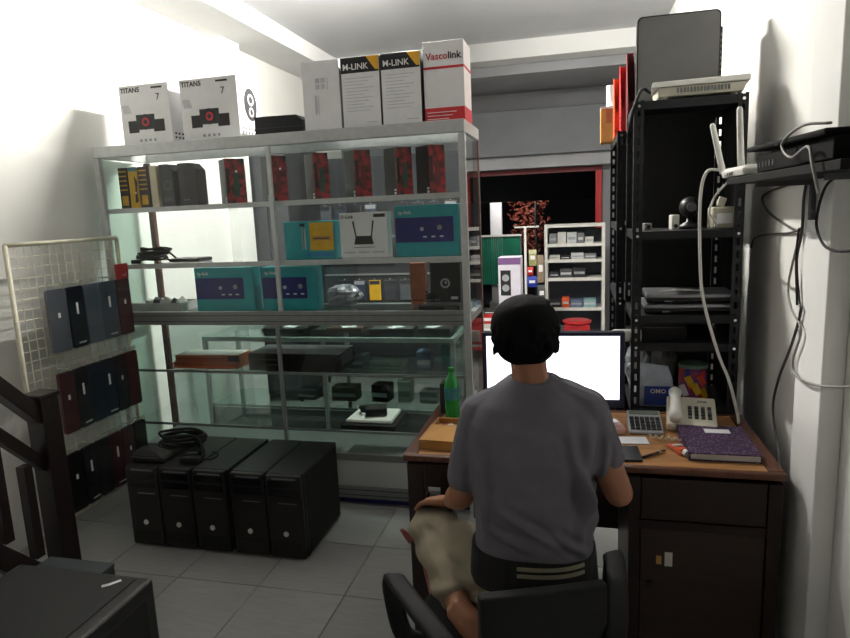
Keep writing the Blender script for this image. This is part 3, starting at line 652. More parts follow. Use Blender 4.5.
# white display shelf near the entrance
ws = thing('white_shelf_unit', 'white open shelf unit near the shop entrance', 'shelf', (-0.05, 6.75, 0), world=True)
for x in (-0.355, 0.215): obj('side', MB().box(x, x + 0.03, 6.6, 6.9, 0, 1.385), white_p, ws)
obj('back', MB().box(-0.324, 0.214, 6.885, 6.899, 0, 1.36), M('blue_grey_back', '3c4450', 0.6), ws)
WSZ = [1.36, 1.19, 1.03, 0.84, 0.53, 0.12]
for i, z in enumerate(WSZ): obj('board', MB().box(-0.355 if i == 0 else -0.324, 0.245 if i == 0 else 0.214, 6.6, 6.884, z + (0.026 if i == 0 else 0) - 0.001, z + (0.056 if i == 0 else 0.03)), white_p, ws)
k = 0
for zi, items in ((1.22, [(0.08, 0.1, grey), (0.09, 0.115, offw), (0.1, 0.11, print_l), (0.07, 0.1, grey), (0.09, 0.06, offw)]), (1.06, [(0.11, 0.04, offw), (0.1, 0.035, black), (0.13, 0.06, print_l), (0.12, 0.05, grey)]),
                  (0.87, [(0.1, 0.06, char), (0.13, 0.09, dgrey), (0.13, 0.10, char)]), (0.56, [(0.12, 0.08, char), (0.08, 0.10, orange), (0.13, 0.075, bluegrey), (0.13, 0.08, M('pale_teal_card', '8ab0b4', 0.5))]), (0.15, [(0.2, 0.2, grey), (0.2, 0.16, offw)])):
    x = -0.31
    nm = {1.22: 'top', 1.06: 'second', 0.87: 'third', 0.56: 'fourth', 0.15: 'bottom'}[zi]
    for j, (w, h, mm) in enumerate(items):
        if x + w > 0.21: w = 0.205 - x
        t = carton('shelf_carton', 'small carton, %s from left on the %s board of the white shelf unit' % (ordn[j], nm), 'box', x + w/2, 6.70, zi - 0.0005 + 0.0006, w - 0.006, 0.14, h, mm, 0, 'cartons on the white shelf unit')
        patch(t, 'printed_band', print_l if j % 2 else print_g, -w/2 + 0.012, w/2 - 0.012, h*0.35, h*0.6, -0.07); x += w + 0.004
# red plastic stool
t = thing('plastic_stool', 'red plastic stool in front of the white shelf unit', 'stool', (-0.03, 6.3, 0))
obj('seat', MB().lathe([(0.125, 0.455), (0.14, 0.465), (0.14, 0.48), (0.12, 0.488)], n=20), redp, t, smooth=False)
for sx in (-1, 1):
    for sy in (-1, 1): obj('leg', MB().loft([[(sx*0.15 + a, sy*0.15 + b, 0) for a, b in ((-0.02,-0.02),(0.02,-0.02),(0.02,0.02),(-0.02,0.02))], [(sx*0.092 + a, sy*0.092 + b, 0.455) for a, b in ((-0.025,-0.025),(0.025,-0.025),(0.025,0.025),(-0.025,0.025))]]), redp, t)
    obj('stretcher', MB().box(-0.11, 0.11, sx*0.128 - 0.006, sx*0.128 + 0.006, 0.2, 0.23), redp, t)
    obj('apron', MB().box(-0.08, 0.08, sx*0.105 - 0.006, sx*0.105 + 0.006, 0.40, 0.454), redp, t)

# outside: street at night
struct('ground_street', MB().box(-9, 7, 7.6, 16, -0.2, -0.02), asph)
tag(struct('street_wall', MB().box(-9, 7, 15.6, 16, -0.1, 5), M('night_wall', '2a2930', 0.9)), 'dark wall across the street', 'wall')
cn = thing('canopy', 'dark tarpaulin canopy sloping over the pavement outside', 'canopy', (-1.0, 8.4, 1.6), world=True)
obj('tarp', MB().add([(-4, 7.62, 2.2), (2.5, 7.62, 2.2), (2.5, 9.3, 1.69), (-4, 9.3, 1.69), (-4, 7.62, 2.22), (2.5, 7.62, 2.22), (2.5, 9.3, 1.72), (-4, 9.3, 1.72)], [(0,3,2,1),(4,5,6,7),(0,1,5,4),(1,2,6,5),(2,3,7,6),(3,0,4,7)]), M('tarp_black', '17171f', 0.8), cn)
for x in (-3.9, 2.4): obj('pole', MB().cyl((x, 9.2, 0), (x, 9.2, 1.70), 0.02, n=8), alu_d, cn)
t = thing('white_column', 'bright white column standing across the pavement outside', 'column', (-1.30, 10.15, 0))
obj('shaft', MB().box(-0.085, 0.085, -0.085, 0.085, 0.12, 2.3), white, t, bevel=0.006); obj('plinth', MB().box(-0.12, 0.12, -0.12, 0.12, -0.02, 0.119), offw, t)
t = thing('grey_column', 'narrow grey post outside left of the bright column', 'column', (-1.66, 10.4, 0))
obj('shaft', MB().box(-0.06, 0.06, -0.06, 0.06, 0.1, 2.3), dgrey, t); obj('plinth', MB().box(-0.1, 0.1, -0.1, 0.1, -0.02, 0.099), dgrey, t)
gs = thing('green_screen', 'green corrugated awning screen on the pavement outside', 'awning', (-1.22, 9.9, 0), world=True)
gm = M('green_tarp', '0d7a5c', 0.5, var=0.15, scale=6)
for q in range(22): obj('slat', MB().box(-1.60 + 0.032*q, -1.572 + 0.032*q, 9.90, 9.915 + 0.006*(q % 2), 0.42, 1.17), gm, gs)
obj('top_bar', MB().box(-1.61, -0.88, 9.885, 9.9, 1.171, 1.2), white_p, gs)
for x in (-1.6, -0.92): obj('leg', MB().box(x, x + 0.03, 9.93, 9.96, -0.02, 1.17), alu_d, gs)
# shrub with reddish leaves
sh = thing('red_shrub', 'reddish leafy shrub in the street beside the bright column', 'shrub', (-0.80, 10.45, 0))
rnd = random.Random(5); lf = MB()
for q in range(420):
    a = rnd.uniform(0, 6.28); r_ = rnd.uniform(0.02, 0.3)**0.9; z = rnd.uniform(0.9, 1.75)
    c = Vector((r_*math.cos(a), r_*math.sin(a)*0.8, z)); R_ = Euler((rnd.uniform(0, 6), rnd.uniform(0, 6), rnd.uniform(0, 6))).to_matrix()
    lf.add([c + R_ @ Vector(p) for p in ((0, -0.05, 0), (0.018, 0, 0.004), (0, 0.05, 0), (-0.018, 0, 0.004), (0, 0, -0.004))], [(0, 1, 2, 3), (0, 4, 1), (1, 4, 2), (2, 4, 3), (3, 4, 0)])
fo = obj('foliage', lf, M('red_leaf', '7a3a28', 0.6, var=0.4), sh); fo['kind'] = 'stuff'
for q in range(4): obj('stem', MB().tube([(0, 0, -0.02), (0.05*math.cos(q*1.6), 0.05*math.sin(q*1.6), 0.6), (0.16*math.cos(q*1.6), 0.16*math.sin(q*1.6), 1.3)], [0.02, 0.014, 0.006], 6), brown, sh)
t = thing('outside_fill_lamp', 'small added lamp outside behind the canopy', 'lamp', (-0.75, 9.55, 0))  # fixture added as a source for the outside light
obj('pole', MB().cyl((0.12, 0, -0.02), (0.12, 0, 2.18), 0.02, n=8), dgrey, t); obj('arm', MB().cyl((0.13, 0, 2.17), (-0.03, 0, 2.17), 0.012, n=8), dgrey, t)
obj('shade', MB().lathe([(0.02, 2.16), (0.1, 2.11), (0.1, 2.10), (0.02, 2.145)], n=14), black, t)

# ------------------------------------------------------------------ slotted steel racks
def slotted_post(parent, x, y, z0, z1, sx, sy):
    """L-angle with real slots; sx, sy = direction of the flanges"""
    mb = MB(); w = 0.036; th = 0.0025; e = 0.010
    for (ux, uy) in ((sx, 0), (0, sy)):
        def bx(a0, a1, za, zb):
            if ux: mb.box(*sorted((x + ux*a0, x + ux*a1)), *sorted((y, y + sy*th)), za, zb)
            else: mb.box(*sorted((x, x + sx*th)), *sorted((y + uy*a0, y + uy*a1)), za, zb)
        bx(0.0, 0.013, z0, z1); bx(0.023, w, z0, z1)
        z = z0
        while z < z1 - 0.001:
            bx(0.013, 0.023, z, min(z + 0.022, z1)); z += 0.05
    obj('post', mb, rackm, parent)
def rack(name_label, X0, X1, Y0, Y1, shelves, ztop):
    t = thing('steel_rack', name_label, 'rack', ((X0 + X1)/2, (Y0 + Y1)/2, 0), world=True, group='black slotted steel racks')
    slotted_post(t, X0, Y0, 0, ztop, 1, 1); slotted_post(t, X1, Y0, 0, ztop, -1, 1); slotted_post(t, X0, Y1, 0, ztop, 1, -1); slotted_post(t, X1, Y1, 0, ztop, -1, -1)
    for z in shelves:
        s = obj('shelf', MB().box(X0 + 0.003, X1 - 0.003, Y0 + 0.003, Y1 - 0.003, z - 0.004, z).box(X0 + 0.003, X1 - 0.003, Y0 + 0.003, Y0 + 0.006, z - 0.032, z - 0.004).box(X0 + 0.003, X1 - 0.003, Y1 - 0.006, Y1 - 0.003, z - 0.032, z - 0.004)
                .box(X0 + 0.003, X0 + 0.006, Y0 + 0.006, Y1 - 0.006, z - 0.032, z - 0.004).box(X1 - 0.006, X1 - 0.003, Y0 + 0.006, Y1 - 0.006, z - 0.032, z - 0.004), rackm, t)
        for xx in (X0 + 0.018, X1 - 0.018): obj('bolt', MB().cyl((xx, Y0 - 0.006, z - 0.018), (xx, Y0 - 0.0002, z - 0.018), 0.006, n=6), chrome, s)
    obj('back_sheet', MB().box(X0 + 0.037, X1 - 0.037, Y1 - 0.0025, Y1 + 0.0005, 0.1, ztop - 0.03), black_m, t)
    obj('side_sheet', MB().box(X1 + 0.0005, X1 + 0.003, Y0 + 0.04, Y1 - 0.02, 0.1, ztop - 0.03), black_m, t)
    return t
RT = 1.985
rack('black slotted steel rack behind the desk, nearer one with laptops', 0.205, 0.612, 2.665, 3.07, (RT, 1.485, 1.145, 1.03, 0.748, 0.1), RT + 0.004)
R2 = 1.93
rack('black slotted steel rack farther back under the orange file holders', 0.17, 0.56, 3.16, 3.87, (R2, 1.5, 1.14, 0.75, 0.1), R2 + 0.004)

# things on the racks
t = thing('lcd_monitor', 'old flat monitor with grey face standing on top of the rack', 'monitor', (0.395, 2.96, RT))
W2, Hh = 0.325, 0.375
def rr(w, h, r, n=5):
    out = []
    for cx, cz, a0 in ((w/2 - r, h - r, 0), (-w/2 + r, h - r, 90), (-w/2 + r, r, 180), (w/2 - r, r, 270)):
        out += [(cx + r*math.cos(math.radians(a0 + 90*k/n)), cz + r*math.sin(math.radians(a0 + 90*k/n))) for k in range(n + 1)]
    return out
obj('casing', MB().prism(rr(W2, Hh, 0.022), 'y', -0.03, 0.025), black, t)
obj('face', MB().prism([(x, z + 0.005) for x, z in rr(W2 - 0.012, Hh - 0.011, 0.02)], 'y', -0.033, -0.0302), M('monitor_grey', '6a6a68', 0.45, var=0.06, scale=5), t)
obj('vent_block', MB().box(W2/2 - 0.03, W2/2 + 0.018, 0.026, 0.10, 0.0, 0.32), black_m, t, bevel=0.003)
for q in range(12): obj('vent_slot', MB().box(W2/2 + 0.002, W2/2 + 0.014, 0.0245, 0.0258, 0.03 + 0.023*q, 0.04 + 0.023*q), grey, t)
t = thing('network_switch', 'cream white network hub lying on the rack in front of the grey monitor', 'network hub', (0.45, 2.765, RT))
obj('lid', MB().loft([[(-0.185,-0.105,0.045),(0.165,-0.105,0.048),(0.185,0.10,0.048),(-0.165,0.10,0.045)], [(-0.18,-0.10,0.066),(0.165,-0.10,0.07),(0.18,0.09,0.08),(-0.15,0.09,0.075)]]), white_p, t, bevel=0.004)
obj('body', MB().loft([[(-0.155,-0.085,0.012),(0.145,-0.085,0.012),(0.15,0.09,0.012),(-0.155,0.09,0.012)], [(-0.16,-0.095,0.0445),(0.155,-0.095,0.0445),(0.16,0.095,0.0445),(-0.16,0.095,0.0445)]]), cream, t, bevel=0.003)
for q in range(16): obj('vent_slot', MB().box(-0.09 + 0.012*q, -0.084 + 0.012*q, -0.0975, -0.092, 0.022, 0.04), grey, t)
for sx in (-0.13, 0.12):
    for sy in (-0.06, 0.06): obj('foot', MB().cyl((sx, sy, 0), (sx, sy, 0.0115), 0.012, n=8), cream, t)
cable('mains_cable', 'black mains cable from the cream hub down the rack side', [(0.265, 2.70, 2.02), (0.235, 2.66, 2.03), (0.212, 2.64, 1.99), (0.195, 2.66, 1.93), (0.185, 2.70, 1.86)], 0.006, black_m)
for i, (x, y, h, mm, lab) in enumerate([(0.228, 3.22, 0.36, darkred, 'dark red upright file holder next to the grey monitor'), (0.206, 3.36, 0.33, red, 'red upright file holder between the dark red and the orange one'), (0.184, 3.5, 0.30, orange, 'orange upright file holder beside the cardboard box')]):
    t = thing('file_holder', lab, 'file holder', (x, y, R2), 0, 'upright file holders on the rack')
    obj('front_wall', MB().box(-0.016, 0.016, -0.105, -0.102, 0, 0.12), mm, t); obj('back_wall', MB().box(-0.016, 0.016, 0.042, 0.045, 0, h), mm, t); obj('base', MB().box(-0.016, 0.016, -0.1015, 0.0415, 0, 0.003), mm, t)
    for sx in (-1, 1):
        obj('side', MB().prism([(-0.1015, 0.0035), (0.0415, 0.0035), (0.0415, h), (0.0, h), (-0.1015, 0.12)], 'x', sx*0.016 - 0.0012*(sx > 0), sx*0.016 + 0.0012*(sx < 0)), mm, t)
    for q in range(6): obj('slot', MB().box(-0.0175, -0.0162, -0.08, -0.02, 0.03 + 0.022*q, 0.036 + 0.022*q), dgrey, t)
t = carton('cardboard_box', 'small brown cardboard box at the far end of the rack top', 'box', 0.152, 3.72, R2, 0.085, 0.12, 0.175, kraft)
obj('lid', MB().box(-0.043, 0.043, -0.061, 0.061, 0.1752, 0.187), offw, t)
obj('tape', MB().box(-0.015, 0.015, -0.0612, -0.0602, 0.1, 0.174), orange_c, t)
t = thing('paper_roll', 'white paper roll standing on the brown cardboard box', 'paper roll', (0.162, 3.72, R2 + 0.1875))
obj('roll', MB().lathe([(0.022, 0), (0.022, 0.115), (0.008, 0.115), (0.008, 0.11)], n=16), white, t); obj('core', MB().lathe([(0.007, 0.002), (0.007, 0.113)], n=10), kraft, t)
# shelf with small devices
z = 1.4855
for i, (x, lab) in enumerate(((0.27, 'small white gadget at the left of the rack device shelf'), (0.375, 'small white gadget in the middle of the rack device shelf'))):
    t = thing('gadget', lab, 'gadget', (x, 2.78, z), 0.3); obj('body', MB().box(-0.016, 0.016, -0.016, 0.016, 0, 0.06 - 0.03*(i == 0)), white_p if i else grey, t, bevel=0.004); obj('lens', MB().cyl((0, -0.019, 0.015), (0, -0.0162, 0.015), 0.008, n=10), black, t)
t = thing('desk_webcam', 'black round webcam on the rack device shelf', 'webcam', (0.44, 2.82, z))
obj('base', MB().lathe([(0.045, 0), (0.04, 0.015), (0.012, 0.03), (0.012, 0.05)]), black, t, smooth=True); obj('head', MB().ell((0, 0, 0.088), (0.042, 0.042, 0.042)), black, t, smooth=True); obj('lens', MB().cyl((0, -0.05, 0.088), (0, -0.036, 0.088), 0.018, n=14), dgrey, t)
t = thing('white_adapter', 'pale adapter with cord at the right of the rack device shelf', 'adapter', (0.545, 2.74, z), 0.2)
obj('body', MB().box(-0.045, 0.045, -0.03, 0.03, 0, 0.085), M('pale_beige_plastic', 'b9b4a2', 0.5), t, bevel=0.008); obj('label', MB().box(-0.03, 0.03, -0.0315, -0.0302, 0.02, 0.06), white, t); obj('prong', MB().rbox((0.0, 0, 0.105), (0.03, 0.012, 0.035), (0, 0.3, 0)), cream, t, bevel=0.003)
# laptops
z = 1.1455
for i, lab in enumerate(('lower closed laptop in the stack on the rack', 'upper closed laptop in the stack on the rack')):
    t = thing('laptop', lab, 'laptop', (0.425 + 0.012*i, 2.815, z + 0.042*i), 0.02 - 0.04*i, 'closed laptops on the rack')
    obj('base', MB().loft([[(-0.165,-0.11,0.002),(0.165,-0.11,0.002),(0.165,0.11,0.002),(-0.165,0.11,0.002)], [(-0.172,-0.118,0.014),(0.172,-0.118,0.014),(0.172,0.118,0.014),(-0.172,0.118,0.014)], [(-0.172,-0.118,0.021),(0.172,-0.118,0.021),(0.172,0.118,0.021),(-0.172,0.118,0.021)]]), black, t, bevel=0.002)
    obj('lid', MB().rbox((0, 0, 0.031), (0.342, 0.232, 0.017)), M('laptop_silver', '9a9ca2', 0.3, 0.5), t, bevel=0.006)
    obj('port', MB().box(-0.10, -0.07, -0.1188, -0.1172, 0.008, 0.014), grey, t)
tag(obj('earphones', MB().tube(smooth_path([(-0.08, 0, 0.003), (-0.03, 0.02, 0.006), (0, -0.02, 0.012), (0.03, 0.02, 0.004), (-0.02, 0.03, 0.010), (0.02, -0.03, 0.014), (0.09, 0.01, 0.003)], 6), 0.003, 6), white_p, loc=(0.40, 2.76, z + 0.0825), smooth=True), 'white tangled earphones on the upper laptop', 'earphones')
# lower rack shelves
t = carton('black_carton', 'black carton on the rack shelf under the laptops', 'box', 0.335, 2.86, 1.0302, 0.19, 0.24, 0.08, black_m)
patch(t, 'printed_line', dgrey, -0.08, 0.08, 0.05, 0.054, -0.12)
t = thing('tissue_roll', 'white roll of paper lying at the left end of the rack shelf above the screen', 'paper roll', (0.20, 2.70, 1.0305))
obj('roll', MB().tube([(-0.075, 0, 0.026), (-0.06, 0, 0.026), (0.045, 0, 0.026)], [0.02, 0.026, 0.026], 16), white_p, t, smooth=True); obj('core', MB().cyl((-0.078, 0, 0.026), (-0.074, 0, 0.026), 0.010, n=10), cream, t)
z = 0.7485
t = thing('detergent_pouch', 'white and blue detergent pouch at the back of the desk by the rack post', 'pouch', (0.305, 2.735, z))
obj('pouch', MB().loft([[(-0.075, -0.03, 0), (0.075, -0.03, 0), (0.075, 0.03, 0), (-0.075, 0.03, 0)], [(-0.08, -0.035, 0.04), (0.078, -0.032, 0.04), (0.078, 0.032, 0.04), (-0.08, 0.035, 0.04)], [(-0.072, -0.024, 0.12), (0.07, -0.02, 0.12), (0.07, 0.024, 0.12), (-0.072, 0.024, 0.12)], [(-0.06, -0.004, 0.185), (0.055, -0.004, 0.17), (0.055, 0.004, 0.17), (-0.06, 0.004, 0.185)]]), M('pale_film', 'b5bfd0', 0.25, var=0.15, scale=20, bump=0.3, bscale=40), t, bevel=0.006)
obj('blue_label', MB().add([(-0.045, -0.037, 0.01), (0.077, -0.036, 0.01), (0.076, -0.033, 0.09), (-0.042, -0.036, 0.09), (-0.045, -0.033, 0.01), (0.077, -0.032, 0.01), (0.076, -0.029, 0.09), (-0.042, -0.031, 0.09)], [(0,1,2,3),(7,6,5,4),(0,4,5,1),(1,5,6,2),(2,6,7,3),(3,7,4,0)]), M('royal_blue_print', '1c3f96', 0.35), t)
text('OMO', 0.026, print_w, t, (-0.02, -0.039, 0.062), bold=0.0006)
t = thing('biscuit_tin', 'round tin with a colourful red, yellow and blue label beside the telephone', 'tin', (0.468, 2.80, z))
obj('can', MB().lathe([(0.055, 0), (0.058, 0.004), (0.058, 0.150), (0.055, 0.154)], n=24), M('colourful_tin', 'b83a3a', 0.35, color2='2c3f94', scale=26, detail=0.5), t, smooth=False)
obj('lid', MB().lathe([(0.060, 0.1545), (0.060, 0.168), (0.052, 0.170)], n=24), M('lid_green', '6a8a78', 0.4), t)
for a, zc, mm in ((250, 0.10, yellow), (275, 0.07, M('tin_yellow', 'e2b82c', 0.4)), (295, 0.11, M('tin_red', 'd2453a', 0.4)), (225, 0.06, white), (310, 0.05, yellow)):
    a = math.radians(a); obj('label_patch', MB().rbox((0.0585*math.cos(a), 0.0585*math.sin(a), zc), (0.003, 0.028, 0.05), (0.5, 0, a)), mm, t)
for i, (x, lab) in enumerate(((0.255, 'silver crumpled foil pack at the back left of the lower rack shelf'), (0.36, 'grey crumpled pack at the back of the lower rack shelf'))):
    crumpled('foil_pack', lab, (x, 2.93, z), (0.12, 0.12, 0.24), M('foil%s' % 'ab'[i], 'b8bcc4' if i == 0 else '6c6a68', 0.25, 0.4 if i == 0 else 0, var=0.3, scale=20), 3.3 + i)

# ------------------------------------------------------------------ desk
dk = thing('office_desk', 'dark brown wooden desk with light wood top and right pedestal', 'desk', (0.0, 2.34, 0), world=True)
DX0, DX1, DY0, DY1, DZ = -0.615, 0.625, 2.04, 2.635, 0.75
obj('desktop', MB().box(DX0 + 0.051, DX1 - 0.051, DY0 + 0.026, DY1 - 0.026, DZ - 0.03, DZ - 0.001), topw, dk)
obj('edge_trim', MB().box(DX0, DX1, DY0, DY0 + 0.025, DZ - 0.022, DZ + 0.001), edgew, dk, bevel=0.005); obj('edge_trim', MB().box(DX0, DX1, DY1 - 0.025, DY1, DZ - 0.034, DZ + 0.001), edgew, dk, bevel=0.005)
for x in (DX0, DX1 - 0.05): obj('edge_trim', MB().box(x, x + 0.05, DY0 + 0.026, DY1 - 0.026, DZ - 0.034, DZ + 0.001), edgew, dk, bevel=0.005)
obj('apron', MB().box(DX0 + 0.075, 0.155, DY0 + 0.014, DY0 + 0.034, 0.63, DZ - 0.035), brownx, dk)
for x, y in ((DX0 + 0.01, DY0 + 0.012), (DX0 + 0.01, DY1 - 0.075)): obj('leg', MB().box(x, x + 0.062, y, y + 0.062, 0, DZ - 0.035), brown, dk, bevel=0.004)
obj('side_rail', MB().box(DX0 + 0.018, DX0 + 0.04, DY0 + 0.075, DY1 - 0.076, 0.60, DZ - 0.035), brown, dk)
obj('side_rail', MB().box(DX0 + 0.018, DX0 + 0.05, DY0 + 0.075, DY1 - 0.076, 0.10, 0.15), brown, dk)
obj('inner_post', MB().box(-0.50, -0.465, DY0 + 0.10, DY0 + 0.14, 0, 0.629), brown, dk)
obj('modesty_panel', MB().box(-0.46, 0.155, DY1 - 0.06, DY1 - 0.045, 0.25, DZ - 0.035), brownx, dk)
# pedestal
PX0, PX1 = 0.156, 0.615
obj('side_panel', MB().box(PX0, PX0 + 0.02, DY0 + 0.02, DY1 - 0.03, 0.0, DZ - 0.035), brown, dk); obj('side_panel', MB().box(PX1 - 0.02, PX1, DY0 + 0.02, DY1 - 0.03, 0.0, DZ - 0.035), brown, dk)
obj('back_panel', MB().box(PX0 + 0.021, PX1 - 0.021, DY1 - 0.05, DY1 - 0.036, 0.02, DZ - 0.036), brown, dk)
obj('frame_stile', MB().box(PX0, PX0 + 0.035, DY0 + 0.004, DY0 + 0.019, 0.0, DZ - 0.035), brown, dk); obj('frame_stile', MB().box(PX1 - 0.04, PX1, DY0 + 0.004, DY0 + 0.019, 0, DZ - 0.035), brown, dk)
obj('frame_rail', MB().box(PX0 + 0.036, PX1 - 0.041, DY0 + 0.006, DY0 + 0.019, 0.535, 0.565), brownx, dk); obj('frame_rail', MB().box(PX0 + 0.036, PX1 - 0.041, DY0 + 0.006, DY0 + 0.019, 0.0, 0.06), brownx, dk)
dr = obj('drawer', MB().box(PX0 + 0.038, PX1 - 0.043, DY0 + 0.008, DY0 + 0.03, 0.568, DZ - 0.038), brownx, dk, bevel=0.003)
obj('keyhole', MB().cyl((0.36, DY0 + 0.004, 0.66), (0.36, DY0 + 0.0078, 0.66), 0.008, n=10), black, dr)
do = obj('door', MB().box(PX0 + 0.038, PX1 - 0.043, DY0 + 0.010, DY0 + 0.028, 0.062, 0.533), doorw, dk, bevel=0.003)
obj('sticker', MB().box(0.272, 0.296, DY0 + 0.0085, DY0 + 0.0098, 0.405, 0.455), offw, do); obj('sticker', MB().box(0.245, 0.262, DY0 + 0.0085, DY0 + 0.0098, 0.41, 0.44), kraft, do)
obj('lock', MB().cyl((0.225, DY0 + 0.003, 0.335), (0.225, DY0 + 0.0098, 0.335), 0.014, n=12), black, do)

# things on the desk
SZ = DZ
scr_m = emit('screen_white', 'f4f7ff', 2.6)
t = thing('desk_monitor', 'desktop monitor with a glowing white screen on the desk', 'monitor', (-0.108, 2.47, SZ), 0.03)
bezel = M('navy_black_bezel', '141a3a', 0.35)
obj('panel', MB().box(-0.275, 0.275, -0.012, 0.03, 0.065, 0.365), bezel, t, bevel=0.004)
obj('screen', MB().box(-0.257, 0.255, -0.0135, -0.0122, 0.098, 0.35), scr_m, t)
obj('neck', MB().box(-0.04, 0.04, 0.031, 0.06, 0.015, 0.2), black, t, bevel=0.004); obj('base', MB().lathe([(0.12, 0.001), (0.12, 0.008), (0.05, 0.016)], (0, 0.03, 0)), black, t)
obj('power_light', MB().box(-0.25, -0.235, -0.0135, -0.0122, 0.076, 0.082), emit('blue_led', '6a7dff', 4.0), t)
t = thing('soda_bottle', 'green plastic soda bottle with blue label at the left of the desk', 'bottle', (-0.512, 2.45, SZ))
green = M('green_bottle', '15963f', 0.15, var=0.1, coat=0.5)
obj('bottle', MB().lathe([(0.026, 0.0), (0.031, 0.006), (0.031, 0.05), (0.029, 0.07), (0.031, 0.09), (0.031, 0.14), (0.027, 0.165), (0.014, 0.19), (0.0125, 0.203)], n=20), green, t, smooth=True)
obj('cap', MB().lathe([(0.0145, 0.2032), (0.0145, 0.218), (0.012, 0.22)], n=14), M('green_cap', '0e7a34', 0.4), t)
obj('label', MB().lathe([(0.0318, 0.088), (0.0322, 0.09), (0.0322, 0.135), (0.0318, 0.137)], n=20), M('blue_label', '1f5f9e', 0.4, color2='1a8a44', scale=40), t)
t = thing('small_speaker', 'small black speaker behind the green bottle on the desk', 'speaker', (-0.545, 2.55, SZ)); obj('cabinet', MB().box(-0.035, 0.035, -0.035, 0.035, 0, 0.13), black, t, bevel=0.004)
obj('cone', MB().lathe([(0.026, 0), (0.01, 0.001)], n=14), char, t, loc=(0, -0.0355, 0.05), rot=(math.pi/2, 0, 0)); obj('cone', MB().lathe([(0.016, 0), (0.006, 0.001)], n=14), char, t, loc=(0, -0.0355, 0.1), rot=(math.pi/2, 0, 0))
t = thing('desk_organizer', 'light wooden organiser tray with compartments in front of the green bottle', 'tray', (-0.475, 2.235, SZ), -0.04)
for a in ((-0.09,0.09,-0.135,0.14,0,0.006), (-0.09,-0.083,-0.135,0.14,0.0062,0.03), (0.083,0.09,-0.135,0.14,0.0062,0.03)): obj('board', MB().box(*a), topw, t)
for y in (-0.135, 0.035, 0.133): obj('divider', MB().box(-0.0825, 0.0825, y, y + 0.007, 0.0062, 0.03), kraft, t)
obj('lid', MB().box(-0.089, 0.089, -0.134, 0.04, 0.0305, 0.036), kraft, t, bevel=0.001)
for q in range(4): obj('small_part', MB().rbox((-0.055 + 0.035*q, 0.085, 0.012), (0.02, 0.05, 0.01), (0, 0, 0.5*q)), [darkred, white_p, black, kraft][q], t)
t = thing('telephone', 'cream desk telephone with handset on its left side', 'telephone', (0.415, 2.50, SZ), -0.12)
obj('body', MB().prism([(-0.105, 0.0), (0.10, 0.0), (0.10, 0.075), (0.08, 0.08), (-0.105, 0.028)], 'x', -0.088, 0.088), cream, t, bevel=0.006)
kp = [(-0.105, 0.028), (0.08, 0.08)]; ang = math.atan2(0.052, 0.185)
def on_phone(x, s, up=0.0): return (x, -0.105 + s*math.cos(ang) - up*math.sin(ang), 0.028 + s*math.sin(ang) + up*math.cos(ang))
for i in range(4):
    for j in range(4): obj('key', MB().rbox(on_phone(-0.005 + 0.023*j, 0.05 + 0.022*i, 0.003), (0.014, 0.013, 0.007), (ang, 0, 0)), dgrey if (i + j) % 5 else grey, t, bevel=0.001)
obj('emblem', MB().rbox(on_phone(0.04, 0.165, 0.001), (0.035, 0.012, 0.003), (ang, 0, 0)), print_g, t)
hs = obj('handset', MB().tube([on_phone(-0.058, s, u) for s, u in ((-0.004, 0.022), (0.02, 0.03), (0.06, 0.04), (0.10, 0.042), (0.14, 0.04), (0.175, 0.03), (0.197, 0.022))], [0.020, 0.025, 0.020, 0.019, 0.020, 0.025, 0.020], 12), white_p, t, smooth=True)
tag(obj('handset_cord', MB().tube([(0.012*k*0.35 - 0.0, 0.007*math.sin(k*1.3) - 0.0018*k, 0.010 + 0.006*math.cos(k*1.3)) for k in range(60)], 0.003, 5), cream, loc=(0.245, 2.312, SZ + 0.001), rot=(0, 0, 0.2), smooth=True), 'curled cream telephone cord lying beside the calculator', 'cord')
t = thing('calculator', 'silver desk calculator with black keys left of the telephone', 'calculator', (0.238, 2.42, SZ), 0.02)
t.scale = (0.9, 0.85, 0.9)
ca = 0.30
def oc(x, s, u): return (x, -0.075 + s*math.cos(ca) - u*math.sin(ca), 0.012 + s*math.sin(ca) + u*math.cos(ca))
obj('body', MB().prism([(-0.08, 0), (0.085, 0), (0.072, 0.06), (-0.08, 0.012)], 'x', -0.068, 0.068), M('silver_plastic', 'a9abad', 0.35, 0.2), t, bevel=0.004)
obj('display', MB().rbox(oc(0, 0.135, 0.002), (0.12, 0.026, 0.006), (ca, 0, 0)), M('lcd_grey', '6c756c', 0.3), t)
for i in range(4):
    for j in range(6): obj('key', MB().rbox(oc(-0.052 + 0.0208*j, 0.02 + 0.024*i, 0.002), (0.017, 0.018, 0.008), (ca, 0, 0)), print_k, t, bevel=0.001)
t = thing('tissue_pack', 'pale pink and white tissue pack beside the person on the desk', 'tissue pack', (0.105, 2.37, SZ), 0.3)
obj('pack', MB().loft([[(-0.05,-0.035,0),(0.05,-0.035,0),(0.05,0.035,0),(-0.05,0.035,0)], [(-0.052,-0.037,0.02),(0.052,-0.037,0.02),(0.052,0.037,0.02),(-0.052,0.037,0.02)], [(-0.04,-0.03,0.04),(0.042,-0.03,0.038),(0.042,0.03,0.04),(-0.04,0.03,0.042)]]), M('pale_pink_film', 'cfa9a0', 0.35, var=0.15), t, bevel=0.004)
obj('label', MB().box(-0.03, 0.03, -0.02, 0.02, 0.0402, 0.0435), white, t)
tag(obj('note_paper', MB().loft([[(-0.055,-0.035,0),(0.055,-0.035,0),(0.055,0.035,0),(-0.055,0.035,0)], [(-0.055,-0.035,0.003),(0.055,-0.035,0.002),(0.055,0.035,0.002),(-0.055,0.035,0.002)]]), white, loc=(0.182, 2.285, SZ + 0.0005), rot=(0, 0, 0.1)), 'white note paper in front of the calculator', 'paper')
